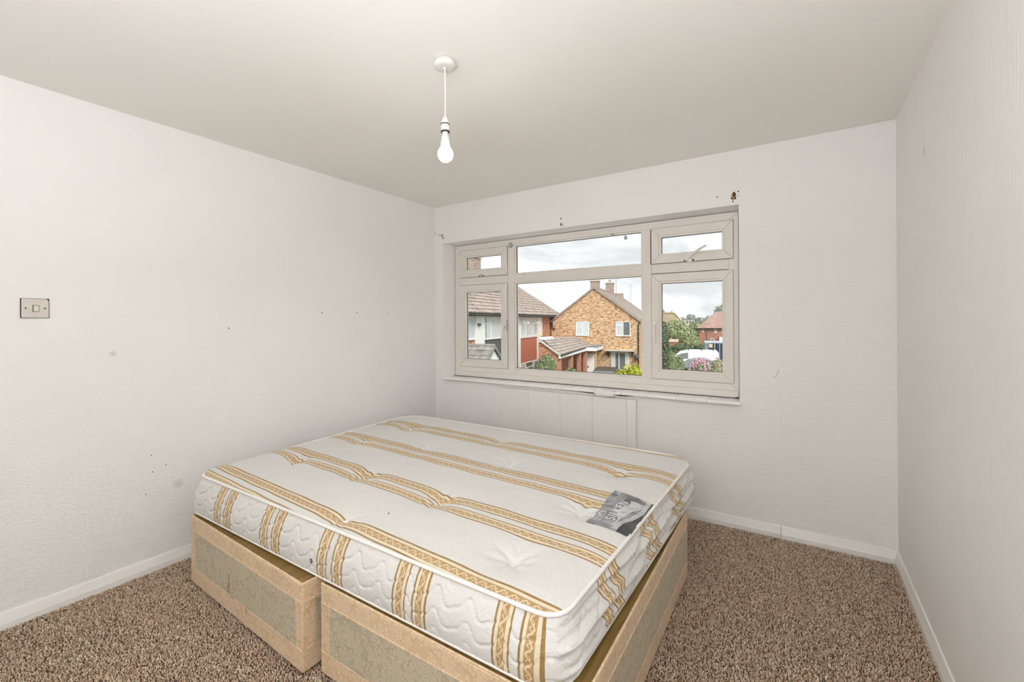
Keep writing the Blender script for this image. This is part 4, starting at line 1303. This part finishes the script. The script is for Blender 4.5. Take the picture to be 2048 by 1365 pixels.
# --- golden brick gable house
GB = 36.8
GX0, GXA, GX1, GE, GAZ = -11.15, -7.42, -3.70, 1.30, 4.10
hg, o = ext('house', -7.4, GB + 4, 'golden brick gable house with two white upper windows across the road', 'house')
def PG(u, n, z): return (u, GB - n, z)
solid(hg, o, 'wall', [(GX0, GB, GZ), (GX1, GB, GZ), (GX1, GB, GE), (GXA, GB, GAZ - 0.06), (GX0, GB, GE)], (0, 16, 0), M['goldbrick'])
for s, x in ((1, GX1), (-1, GX0)):
    xe = x + s * 0.18
    stuff_part(tiled([(xe, GB - 0.12, GE - 0.10), (xe, GB + 16, GE - 0.10), (GXA, GB + 16, GAZ), (GXA, GB - 0.12, GAZ)], 14, 50, 0.02, 0.035).build('roof_tiles', M['rooftile_far'], hg, o))
    MB().prism([(xe, GB - 0.14, GE - 0.22), (xe, GB - 0.14, GE - 0.06), (GXA, GB - 0.14, GAZ + 0.05), (GXA, GB - 0.14, GAZ - 0.11)], (0, 0.10, 0)).build('verge', M['rooftile_far'], hg, o)
MB().tube([(GXA, GB - 0.12, GAZ + 0.04), (GXA, GB + 16, GAZ + 0.04)], 0.09, 8).build('ridge_tiles', M['rooftile_far'], hg, o)
house_window(hg, o, PG, -8.97, -7.85, 0.06, 1.26, (0.5,), (), 'full')
house_window(hg, o, PG, -5.65, -4.46, 0.05, 1.24, (0.5,), (0,), 'left')
house_window(hg, o, PG, -6.03, -4.59, -2.9, -1.28, (0.45,), (), 'sides', 'patio_window')
for u0, u1, zz_ in ((-8.97, -7.85, 1.27), (-5.65, -4.46, 1.25)):       # soldier courses over the windows
    MB().box((u0 - 0.1, GB - 0.015, zz_), (u1 + 0.1, GB + 0.01, zz_ + 0.22)).build('soldier_course', M['goldbrick'], hg, o)
MB().box((-6.45, GB - 0.55, -1.18), (-4.1, GB, -1.08)).build('canopy', M['concrete'], hg, o)
for x in (-6.25, -4.3):
    MB().prism([(x - 0.05, GB, -1.18), (x - 0.05, GB - 0.45, -1.18), (x - 0.05, GB, -1.68)], (0.1, 0, 0)).build('canopy_bracket', M['gutter'], hg, o)
MB().lathe([(0.0, 0.0), (0.16, 0.05), (0.2, 0.25), (0.12, 0.45), (0.0, 0.5)], (-3.98, GB - 0.28, -1.85), 12).build('hanging_basket', M['darkpanel'], hg, o)
MB().tube([(GX1 - 0.06, GB - 0.2, GE - 0.1), (GX1 - 0.08, GB - 0.2, 1.05), (GX1 - 0.14, GB - 0.07, 0.92), (GX1 - 0.14, GB - 0.07, GZ)], 0.045, 8).build('downpipe', M['gutter'], hg, o)
MB().tube([(GX0 + 0.1, GB - 0.1, 1.2), (GX0 + 0.12, GB - 0.08, 0.7), (GX0 + 0.35, GB - 0.08, 0.55)], 0.06, 8).build('downpipe', M['gutter'], hg, o)
def stack(b, w_, z0, z1, pots):
    c = MB().box((GXA - 0.35, b, z0), (GXA + w_ - 0.35, b + 0.8, z1)).build('chimney', M['chimbrick'], hg, o)
    MB().box((GXA - 0.42, b - 0.06, z1 - 0.1), (GXA + w_ - 0.28, b + 0.86, z1 + 0.02)).build('chimney_cap', M['concrete'], c, o)
    for k in range(pots):
        MB().lathe([(0.0, z1), (0.13, z1), (0.11, z1 + 0.3), (0.08, z1 + 0.3), (0.08, z1 + 0.05), (0, z1 + .05)], (GXA - 0.35 + w_ * (k + 0.5) / pots, b + 0.4, 0), 10).build('chimney_pot', M['redtile'], c, o)
stack(GB + 0.25, 0.66, 3.6, 4.74, 0)
stack(GB + 7.5, 0.72, 3.6, 5.12, 1)
MB().box((GXA - 0.5, GB + 13.2, 3.5), (GXA + 0.5, GB + 14.2, 4.35)).build('chimney', M['chimbrick'], hg, o)
def aerial(a, b, zb, h, bars):
    m = MB()
    m.tube([(a, b, zb), (a, b, zb + h)], 0.02, 6)
    if bars:
        m.tube([(a - 0.35, b, zb + h - 0.05), (a + 0.35, b, zb + h + 0.05)], 0.014, 6)
        for k in range(bars):
            x = a - 0.32 + 0.64 * k / (bars - 1)
            m.tube([(x, b - 0.12, zb + h - 0.2), (x, b + 0.12, zb + h + 0.2)], 0.012, 6)
    return m.build('aerial', M['leadgrey'], hg, o)
aerial(GXA + 0.62, GB + 8.0, 3.6, 1.85, 4)
aerial(GXA + 1.45, GB + 13.0, 2.9, 2.5, 0)

# --- lean-to with tiled roof and open side in front of the gable
lt, o = ext('lean_to', -7.9, 31, 'tiled lean-to with red posts in front of the gable house', 'lean-to')
TL, TR, BL, BR = (-8.62, 26.0, 0.22), (-9.16, GB - 0.02, -0.04), (-7.32, 26.0, -0.77), (-7.55, GB - 0.02, -0.76)
stuff_part(tiled([BL, BR, TR, TL], 6, 34, 0.03, 0.05).build('roof_tiles', M['rooftile'], lt, o))
MB().add([BL, BR, TR, TL] + [(p[0], p[1], p[2] - 0.08) for p in (BL, BR, TR, TL)], [(0, 1, 2, 3), (4, 7, 6, 5), (0, 4, 5, 1), (1, 5, 6, 2), (2, 6, 7, 3), (3, 7, 4, 0)]).build('roof', M['rooftile'], lt, o)
MB().prism([(-8.66, 26.15, GZ), (-7.42, 26.15, GZ), (-7.42, 26.15, -0.92), (-8.60, 26.15, 0.08), (-8.66, 26.15, 0.08)], (0, 0.22, 0)).build('end_wall', M['redbrick'], lt, o)
MB().prism([(-8.7, 25.98, 0.10), (-8.7, 25.98, 0.24), (-7.26, 25.98, -0.74), (-7.26, 25.98, -0.90)], (0, 0.08, 0)).build('bargeboard', M['concrete'], lt, o)
MB().prism([(-8.66, 25.95, 0.20), (-8.42, 25.95, 0.12), (-8.42, 25.95, 0.20), (-8.60, 25.95, 0.31)], (-0.14, 3.0, -0.05)).build('white_flashing', M['frame_white'], lt, o)
MB().prism([(-8.78, 26.2, GZ), (-8.60, 26.2, GZ), (-9.12, GB - 0.02, GZ), (-9.30, GB - 0.02, GZ)], (0, 0, -0.04 - GZ)).build('inner_wall', M['redbrick'], lt, o)
MB().tube([(-7.24, 25.95, -0.80), (-7.46, 33.6, -0.79)], 0.06, 8).build('gutter', M['gutter'], lt, o)
MB().box((-7.42, 25.96, -0.98), (-7.28, 33.6, -0.84)).build('fascia', M['frame_white'], lt, o)
for b_ in (26.3, 29.2, 31.6, 33.6):
    MB().box((-7.62, b_ - 0.14, GZ), (-7.36, b_ + 0.14, -0.90)).build('post', M['postred'], lt, o)
MB().box((-8.68, 27.2, -2.3), (-8.60, 28.6, -1.2)).build('inner_window', M['frame_white'], lt, o)
MB().box((-8.86, 30.2, GZ), (-8.76, 31.3, -1.25)).build('inner_door', M['door_dark'], lt, o)
# flat roofed bay with the white door
MB().box((-7.75, 33.7, -0.78), (-6.66, GB - 0.02, -0.70)).build('flat_roof', M['leadgrey'], lt, o)
MB().box((-7.70, 33.66, -1.02), (-6.70, 33.74, -0.76)).build('fascia', M['frame_white'], lt, o)
MB().box((-6.74, 33.74, -1.02), (-6.66, GB - 0.02, -0.76)).build('fascia', M['frame_white'], lt, o)
MB().box((-7.70, 34.4, GZ), (-6.78, 34.6, -1.02)).build('bay_wall', M['goldbrick'], lt, o)
dr = MB().box((-7.55, 34.34, GZ), (-6.95, 34.41, -1.30)).build('white_door', M['frame_white'], lt, o)
MB().box((-7.45, 34.31, -2.35), (-7.36, 34.35, -2.25)).build('door_knob', M['gutter'], dr, o)

# --- plants near the houses
plant('climbing_shrub', -8.15, 25.4, 'leafy green shrub against the brick end wall of the lean-to', 'shrub', blob(1.35, 0.8, 2.85, 7, 1, 0.5), 1500, 0.075, 'mid', (0.05, 1.4))
plant('green_bush', -6.85, 26.9, 'rounded green bush in front of the lean-to posts', 'bush', blob(1.15, 0.9, 2.0, 4, 2), 800, 0.08, 'mid')
plant('golden_shrub', -3.22, 26.0, 'bright yellow-green shrub below the right upper window of the gable house', 'shrub', blob(1.75, 1.3, 2.36, 6, 3), 2200, 0.075, 'gold')
plant('dark_tree', -14.3, 52, 'dark tree top peeping between the two roofs', 'tree', blob(2.2, 2.2, 5.8, 4, 4, 2.0), 900, 0.2, 'dark', (0.2, 3.0))

# --- dark car parked below (seen from behind)
def loft(sections, mat_name, parent, o, name, smooth=True, bevel=0.0):
    """closed tube through equal-length sections"""
    m = MB()
    k = len(sections[0])
    vs = [p for s_ in sections for p in s_]
    fs = []
    for i in range(len(sections) - 1):
        for j in range(k):
            j2 = (j + 1) % k
            fs.append((i * k + j, i * k + j2, (i + 1) * k + j2, (i + 1) * k + j))
    fs.append(tuple(range(k))[::-1]); fs.append(tuple(range((len(sections) - 1) * k, len(sections) * k)))
    m.add(vs, fs, smooth)
    return m.build(name, M[mat_name], parent, o, merge=True)
M['carpaint_dark'] = plain('dark_blue_grey_car_paint', (0.035, 0.04, 0.05, 1), 0.2, 0.2, spec=0.6)
M['carpaint_grey'] = plain('grey_car_paint', (0.27, 0.285, 0.31, 1), 0.25, 0.4, spec=0.6)
M['vanpaint'] = plain('white_van_paint', (0.86, 0.86, 0.86, 1), 0.3)
M['carglass'] = plain('dark_tinted_glass', (0.16, 0.18, 0.19, 1), 0.05, spec=0.8)
M['tyre'] = plain('black_tyre', (0.02, 0.02, 0.02, 1), 0.9)
M['alloy'] = plain('grey_alloy_wheel', (0.4, 0.4, 0.41, 1), 0.35, 0.7)
M['taillight'] = plain('red_tail_light', (0.55, 0.04, 0.06, 1), 0.3)
def vehicle(name, a, b, rot, label, cat, paint, lower, green, hw, glass_cut, wheels, wr, zg=GZ):
    """lower / green: side outlines (x along, z); swept across the width with tumblehome"""
    r = empty(name, sw_(a, b, zg), TH + rot)
    tag(r, label, cat)
    Z0 = (0, 0, 0)
    def sec(outline, ys):
        return [[(x, y, z) for x, z in outline] for y in ys]
    k = len(lower)
    cx = sum(p[0] for p in lower) / k
    cz = sum(p[1] for p in lower) / k
    def shr(outline, f): return [(cx + (x - cx) * f, cz + (z - cz) * f) for x, z in outline]
    secs = [[(x, y, z) for x, z in shr(lower, f)] for y, f in ((-hw, 0.955), (-hw * 0.95, 0.99), (-hw * 0.75, 1.0), (hw * 0.75, 1.0), (hw * 0.95, 0.99), (hw, 0.955))]
    loft(secs, paint, r, Z0, 'body', True)
    kg = len(green)
    zb_ = min(z for x, z in green)
    zt_ = max(z for x, z in green)
    def gsec(s, grow=0.0):
        return [(x, s * (hw * 0.93 - 0.17 * hw * ((z - zb_) / (zt_ - zb_))) + s * grow, z) for x, z in green]
    cab = loft([gsec(-1), gsec(1)], paint, r, Z0, 'cabin', False)
    for poly in glass_cut:
        for s in (-1, 1):
            q = [(x, s * (hw * 0.93 - 0.17 * hw * ((z - zb_) / (zt_ - zb_)) + 0.006), z) for x, z in poly]
            MB().prism([Vector(p) - Vector((0, s * 0.03, 0)) for p in q], (0, s * 0.03, 0)).build('side_window', M['carglass'], cab)
    for x in wheels:
        for s in (-1, 1):
            t = MB().lathe([(wr * 0.55, -0.09), (wr * 0.95, -0.10), (wr, -0.06), (wr, 0.06), (wr * 0.95, 0.10), (wr * 0.55, 0.09), (wr * 0.55, -0.09)], (x, s * (hw - 0.07), wr), 20, 'y').build('wheel', M['tyre'], r)
            MB().lathe([(0.0, 0.07), (wr * 0.3, 0.06), (wr * 0.56, 0.085), (wr * 0.56, -0.07), (0.0, -0.07)], (x, s * (hw - 0.07), wr), 14, 'y').build('hub', M['alloy'], t)
    return r, cab
car_lower = [(-2.1, 0.35), (-2.2, 0.62), (-2.12, 0.86), (-1.3, 0.93), (0.0, 0.93), (1.1, 0.90), (1.9, 0.78), (2.15, 0.58), (2.12, 0.32), (1.6, 0.22), (-1.6, 0.22)]
car_green = [(-1.95, 0.88), (-1.25, 1.28), (-0.55, 1.43), (0.25, 1.42), (0.80, 1.18), (1.25, 0.90)]
car_gl = [[(-1.35, 0.95), (-0.95, 1.28), (-0.42, 1.34), (-0.42, 0.95)], [(-0.34, 0.95), (-0.34, 1.345), (0.22, 1.34), (0.62, 1.14), (0.86, 0.95)]]
# parked lengthwise to the street
r, cab = vehicle('car', -5.45, 31.5, PI / 2, 'dark car seen end-on below the white patio window', 'car', 'carpaint_dark', car_lower, car_green, 0.88, car_gl, (-1.35, 1.35), 0.31)
for nm, (x0, z0, x1, z1) in (('rear_window', (-1.88, 0.93, -1.28, 1.265)), ('windscreen', (1.20, 0.93, 0.82, 1.175))):
    hw = 0.88
    def yy(z): return hw * 0.93 - 0.17 * hw * ((z - 0.88) / 0.55) - 0.05
    dxn = -0.012 if x0 < 0 else 0.012
    MB().prism([(x0 + dxn, -yy(z0), z0 + .012), (x0 + dxn, yy(z0), z0 + .012), (x1 + dxn, yy(z1), z1 + .012), (x1 + dxn, -yy(z1), z1 + .012)], (-dxn * 2, 0, -0.02)).build(nm, M['carglass'], cab)

DZ = -3.1
struct(MB().prism([sw_(a_, b_, GZ + 0.002) for a_, b_ in ((-4.5, 36.6), (9.5, 36.6), (9.5, 45.3), (-4.5, 45.3))], (0, 0, DZ - GZ - 0.002)).build('driveway', plain('pale_driveway', (0.34, 0.33, 0.31, 1), 0.95, nscale=4, namt=0.1)))

# --- right-hand view: container, van, car, hedges, far houses
M['container'] = plain('dark_blue_container_steel', (0.035, 0.06, 0.105, 1), 0.5, 0.1, nscale=2, namt=0.25)
M['container_grey'] = plain('grey_blue_container_end', (0.20, 0.25, 0.28, 1), 0.6, nscale=3, namt=0.15)
M['container_light'] = plain('pale_blue_strip', (0.45, 0.52, 0.60, 1), 0.6)
ct, o = ext('shipping_container', 4.2, 43.2, 'dark blue shipping container behind the white van', 'container', None, -3.1)
zt = -0.60
MB().box((1.25, 42.05, DZ + 0.1), (7.2, 44.4, zt - 0.05)).build('body', M['container'], ct, o)
MB().box((1.2, 42.0, zt - 0.10), (7.25, 44.45, zt)).build('top_rail', M['container_light'], ct, o)
MB().box((1.2, 42.0, DZ), (7.25, 44.45, DZ + 0.14)).build('bottom_rail', M['container'], ct, o)
MB().box((1.2, 41.98, DZ + 0.1), (1.52, 44.45, zt - 0.1)).build('corner_post', M['container_grey'], ct, o)
x = 1.6
while x < 7.1:
    MB().box((x, 41.99, DZ + 0.14), (x + 0.13, 42.06, zt - 0.1)).build('corrugation', M['container'], ct, o)
    x += 0.28
for x in (1.98, 2.36):
    MB().box((x, 41.965, DZ + 0.14), (x + 0.05, 41.995, zt - 0.12)).build('pale_bar', M['container_light'], ct, o)
MB().box((1.55, 41.95, -1.08), (1.83, 41.985, -0.76)).build('notice', plain('yellowed_notice', (0.70, 0.55, 0.33, 1), 0.7), ct, o)
for (x0, x1, z0, z1) in ((2.66, 2.98, -0.94, -0.87), (2.62, 2.72, -1.32, -1.13), (2.78, 2.96, -1.36, -1.13), (2.64, 2.74, -1.54, -1.47), (2.78, 2.98, -1.55, -1.46), (3.04, 3.24, -1.36, -1.13)):
    MB().box((x0, 41.975, z0), (x1, 41.99, z1)).build('white_marking', M['frame_white'], ct, o)

van_lower = [(-2.25, 0.35), (-2.30, 0.70), (-2.15, 0.98), (-1.55, 1.12), (-0.6, 1.16), (2.05, 1.16), (2.1, 0.6), (2.05, 0.34), (1.5, 0.26), (-1.6, 0.26)]
van_green = [(-1.75, 1.06), (-0.95, 1.72), (-0.35, 1.88), (1.9, 1.88), (2.05, 1.72), (2.08, 1.06)]
r, cab = vehicle('van', 0.15, 40.6, 0.0, 'white panel van with roof bars in front of the blue container', 'van', 'vanpaint', van_lower, van_green, 0.90,
                 [[(-1.28, 1.12), (-0.86, 1.60), (-0.28, 1.68), (-0.28, 1.12)]], (-1.35, 1.35), 0.33, -3.1)
for x in (-0.25, 0.75, 1.65):
    MB().tube([(x, -0.72, 1.90), (x, -0.72, 1.97), (x, 0.72, 1.97), (x, 0.72, 1.90)], 0.035, 6).build('roof_bar', M['gutter'], cab)
for s in (-1, 1):
    MB().box((2.03, s * 0.80 - 0.06, 0.75), (2.115, s * 0.80 + 0.09, 1.22)).build('tail_light', M['taillight'], r)
    MB().box((-1.18, s * 0.92 - 0.06, 1.10), (-1.05, s * 0.92 + 0.06, 1.28)).build('wing_mirror', M['gutter'], r)
# the grey car faces right
r, cab = vehicle('car', 1.05, 38.2, 0.0, 'grey car parked in front of the white van', 'car', 'carpaint_grey', car_lower, [(-1.75, 0.88), (-1.05, 1.28), (-0.45, 1.42), (0.05, 1.41), (0.75, 1.17), (1.35, 0.90)], 0.88,
                 [[(-1.25, 0.95), (-0.85, 1.26), (-0.34, 1.34), (-0.34, 0.95)], [(-0.26, 0.95), (-0.26, 1.345), (0.04, 1.335), (0.62, 1.13), (0.95, 0.95)]], (-1.35, 1.35), 0.31, -3.1)
MB().box((-2.2, -0.5, 0.6), (-2.1, 0.5, 0.75)).build('number_plate', M['frame_white'], r)

def hedge(name, a0, a1, b, d, z1, label, n, size, fol):
    wd = a1 - a0
    h = z1 - GZ
    lumps = []
    k = max(2, int(wd / 0.9))
    for i in range(k):
        lumps.append(((-wd / 2 + wd * (i + 0.5) / k, 0, h * 0.50), (wd / k * 0.75, d * 0.5, h * 0.50)))
        lumps.append(((-wd / 2 + wd * (i + 0.5) / k, 0, h * 0.80), (wd / k * 0.70, d * 0.45, h * 0.20)))
    return plant(name, (a0 + a1) / 2, b, label, 'hedge', lumps, n, size, fol)
hedge('hedge', -2.6, 1.5, 46, 1.2, -0.98, 'long clipped dark green hedge behind the white van', 3000, 0.09, 'dark')
plant('conifer', -1.62, 30.5, 'tall narrow dark conifer beside the wooden pole', 'tree', [((0, 0, 0.9), (.42, .4, 1.0)), ((0.02, 0, 2.2), (.40, .38, 1.1)), ((0, 0, 3.4), (.36, .35, 1.0)), ((0.0, 0, 4.1), (.28, .28, 0.55))], 2600, 0.075, 'dark', (0.08, 1.0))
plant('ivy_bush', -1.15, 29.0, 'green ivy covered bush at the foot of the conifer', 'bush', blob(1.0, 0.8, 2.2, 4, 9), 1200, 0.07, 'mid')
plant('broad_tree', -0.78, 51, 'broad light green tree beyond the hedge', 'tree', [((-.9, 0, 3.3), (1.0, 1, 1.5)), ((.1, 0, 3.0), (1.1, 1, 1.3)), ((.9, 0, 2.4), (.8, .9, 1.1)), ((-.3, .1, 4.0), (.8, .9, .8)), ((1.2, -.2, 1.9), (.7, .8, .9)), ((-0.2, 0, 1.6), (1.6, 1.0, 0.9))], 3600, 0.13, 'light', (0.16, 2.2))
plant('garden_tree', 0.15, 47.6, 'pale green garden tree left of the container', 'tree', blob(1.7, 1.4, 3.1, 5, 10, 0.8), 1600, 0.10, 'light', (0.08, 1.2))
plant('garden_tree', -1.7, 55, 'darker garden tree behind the small brick outbuilding', 'tree', blob(2.6, 2.0, 4.4, 6, 12, 1.0), 2200, 0.13, 'mid', (0.14, 1.6))
plant('shrub', -0.82, 24.6, 'loose olive green shrub at the lower left of the right casement', 'shrub', blob(1.15, 0.9, 3.25, 6, 13, 0.5), 1900, 0.06, 'mid', (0.03, 0.9))
plant('shrub', 1.40, 25.3, 'pale sage coloured shrub right of the pink flowers', 'shrub', blob(1.15, 0.9, 2.85, 6, 14, 0.5), 2000, 0.05, 'pale', (0.03, 0.9))
plant('shrub', -1.15, 23.5, 'small fresh green shrub at the foot of the wooden pole', 'shrub', blob(0.75, 0.6, 2.2, 4, 15, 0.3), 900, 0.05, 'light', (0.03, 0.8))
# pink flowering shrub: leaves and flower heads
hy = plant('flowering_shrub', 0.36, 24.4, 'pink flowering shrub in front of the grey car', 'shrub', blob(1.2, 0.95, 2.80, 6, 16, 0.5), 1100, 0.06, 'mid', (0.03, 0.9))
V, Fq, C4 = leaves([(c, tuple(q * 1.06 for q in r_)) for c, r_ in blob(1.2, 0.95, 2.80, 6, 16, 0.5)], 2600, 0.055, 0.97)
hd_ = mesh_np('flower_heads', V, Fq, M['pink'], hy, False, None, C4)
hd_['kind'] = 'stuff'
hd_['label'] = 'pink flower clusters'
plant('orange_bush', 1.9, 55, 'yellow and orange bush below the far brick house', 'bush', blob(1.6, 1.0, 2.4, 5, 17), 900, 0.09, 'autumn')
plant('green_bush', 0.95, 53, 'yellowish green bush left of the orange one below the far house', 'bush', blob(1.4, 1.0, 2.1, 5, 18), 900, 0.09, 'light')
pw, o = ext('garden_wall', -0.1, 57, 'pale low garden wall beyond the hedge', 'wall')
MB().box((-0.6, 56.8, GZ), (1.35, 57.1, -1.75)).build('wall', M['concrete'], pw, o)
MB().box((-0.65, 56.75, -1.76), (1.4, 57.15, -1.68)).build('coping', M['concrete'], pw, o)

tp, o = ext('telegraph_pole', -1.285, 22.0, 'tan wooden pole at the left edge of the right casement view', 'pole')
MB().tube([(-1.285, 22, GZ), (-1.285, 22, 1.20)], [0.075, 0.06], 12).build('pole', M['telegraph'], tp, o)
MB().lathe([(0.0, 1.3), (0.05, 1.28), (0.08, 1.18), (0.0, 1.18)], (-1.285, 22, 0), 12).build('pole_cap', M['gutter'], tp, o)
MB().tube([(-1.285, 22, 1.05), (-1.22, 21.85, 1.02)], 0.02, 6).build('insulator', M['frame_white'], tp, o)

sb, o = ext('outbuilding', -1.55, 47.7, 'tiny brick outbuilding with a pale flat roof behind the hedge', 'outbuilding')
MB().box((-1.95, 47.4, GZ), (-1.14, 48.0, -0.90)).build('wall', M['redbrick'], sb, o)
MB().box((-2.05, 47.3, -0.90), (-1.05, 48.1, -0.63)).build('roof', plain('pinkish_roof', (0.78, 0.62, 0.57, 1), 0.8), sb, o)

bu, o = ext('bungalow', -2.6, 62, 'tan tiled bungalow roof behind the tall conifer', 'house')
MB().prism([(-3.9, 60, GZ), (-0.95, 60, GZ), (-0.95, 60, 1.25), (-1.75, 60, 2.22), (-3.9, 60, 2.32)], (0, 6, 0)).build('wall', M['tantile'], bu, o)
MB().prism([(-0.85, 59.9, 1.08), (-0.85, 59.9, 1.28), (-1.72, 59.9, 2.34), (-1.72, 59.9, 2.18)], (0, 0.15, 0)).build('bargeboard', M['frame_white'], bu, o)
MB().prism([(-1.78, 59.92, 2.16), (-1.78, 59.92, 2.30), (-3.95, 59.92, 2.42), (-3.95, 59.92, 2.28)], (0, 6.1, 0)).build('roof', M['tantile'], bu, o)

FB = 70
hf, o = ext('house', 4.6, FB + 3.5, 'far red brick house with hipped red roof at the right', 'house')
def PF(u, n, z): return (u, FB - n, z)
MB().box((1.30, FB, GZ), (8.2, FB + 7, 0.12)).build('wall', M['farbrick'], hf, o)
MB().add([(1.05, FB - 0.3, 0.12), (8.5, FB - 0.3, 0.12), (8.5, FB + 7.3, 0.12), (1.05, FB + 7.3, 0.12), (3.75, FB + 3.5, 2.55), (5.6, FB + 3.5, 2.55)],
         [(0, 1, 5, 4), (1, 2, 5), (2, 3, 4, 5), (3, 0, 4), (0, 3, 2, 1)]).build('roof', M['redtile'], hf, o)
stuff_part(tiled([(1.05, FB - 0.31, 0.13), (8.5, FB - 0.31, 0.13), (5.6, FB + 3.49, 2.57), (3.75, FB + 3.49, 2.57)], 12, 30, 0.015, 0.03).build('roof_tiles', M['redtile'], hf, o))
MB().box((1.05, FB - 0.36, 0.02), (8.5, FB - 0.28, 0.13)).build('gutter', M['gutter'], hf, o)
for (u0, u1, z0, z1) in ((1.62, 1.9, -0.42, 0.06), (3.28, 3.62, -0.55, 0.06), (4.25, 5.05, -0.55, 0.06), (5.9, 6.8, -0.55, 0.06)):
    house_window(hf, o, PF, u0, u1, z0, z1, (0.5,) if u1 - u0 > .3 else (), (), None)
house_window(hf, o, PF, 2.75, 3.25, -1.85, -1.3, (0.5,), (), None)
MB().box((3.9, FB - 0.9, GZ), (4.7, FB, -1.15)).build('porch', M['render_white'], hf, o)
MB().prism([(4.5, FB - 0.6, -1.2), (6.2, FB - 0.6, -1.2), (6.2, FB - 0.6, -0.75)], (0, 0.6, 0)).build('porch_roof', M['redtile'], hf, o)
MB().tube([(2.32, FB - 0.08, 0.05), (2.32, FB - 0.08, GZ)], 0.06, 6).build('downpipe', M['leadgrey'], hf, o)

fb, o = ext('apartment_block', -0.1, 152, 'distant pale flat-roofed apartment block above the trees', 'building')
MB().box((-2.2, 150, GZ), (1.5, 158, 1.35)).build('wall', M['concrete'], fb, o)
MB().box((-2.3, 149.9, 1.35), (1.6, 158.1, 1.6)).build('roof', M['leadgrey'], fb, o)
for zz_ in (-0.9, 0.3):
    for x in (-1.9, -1.0, -0.1, 0.75):
        MB().box((x, 149.92, zz_), (x + 0.55, 150.02, zz_ + 0.75)).build('window', M['carglass'], fb, o)

far = [(-3.6, 78, 6.6, 2.6, 'dark', 'dark round tree top above the tan bungalow roof'), (-2.2, 176, 6.4, 4.2, 'far', 'first hazy tree in the distant line left of the gap'),
       (0.9, 186, 7.4, 4.2, 'far', 'tallest hazy tree in the middle of the distant line'), (3.8, 177, 5.9, 4.2, 'far', 'hazy tree right of the tallest one in the distant line'),
       (6.9, 187, 6.8, 4.6, 'far', 'hazy tree behind the left end of the red hip roof'), (10.2, 177, 6.9, 4.8, 'far', 'hazy tree behind the ridge of the red hip roof'),
       (14.4, 188, 7.6, 5.0, 'far', 'hazy tree at the right end of the distant line')]
for k, (a, b, h, wd, fo, lab_) in enumerate(far):
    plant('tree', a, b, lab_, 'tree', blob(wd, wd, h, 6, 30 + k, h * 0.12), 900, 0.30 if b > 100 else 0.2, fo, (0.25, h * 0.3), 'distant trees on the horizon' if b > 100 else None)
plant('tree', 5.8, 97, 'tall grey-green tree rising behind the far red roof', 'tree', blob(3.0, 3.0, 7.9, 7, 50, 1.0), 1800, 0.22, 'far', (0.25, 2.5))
plant('tree', 1.1, 78, 'light green tree between the apartment block and the far house', 'tree', blob(2.4, 2.2, 4.4, 6, 51, 0.6), 1400, 0.18, 'light', (0.2, 1.5))
plant('tree', 0.35, 66, 'mid green tree in front of the apartment block', 'tree', blob(2.0, 1.8, 3.7, 6, 52, 0.6), 1200, 0.15, 'mid', (0.2, 1.5))

# tree belt closing the view to the right, beyond what the window frames
lumps = []
q_ = random.Random(5)
for k in range(26):
    hgt = 6.5 + 3.5 * q_.random()
    lumps.append(((-26 + 2.1 * k + q_.random(), 5 * q_.random(), hgt * 0.5), (2.2, 2.0, hgt * 0.52)))
r, o = ext('treeline', 36.5, 112, 'belt of hazy trees beyond the fields to the right of the far brick house', 'trees')
V, Fq, C4 = leaves(lumps, 7000, 0.34)
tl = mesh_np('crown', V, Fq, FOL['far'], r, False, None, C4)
V, Fq = cores(lumps)
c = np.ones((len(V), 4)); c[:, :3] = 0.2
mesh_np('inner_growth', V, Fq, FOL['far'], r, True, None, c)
r['kind'] = 'stuff'
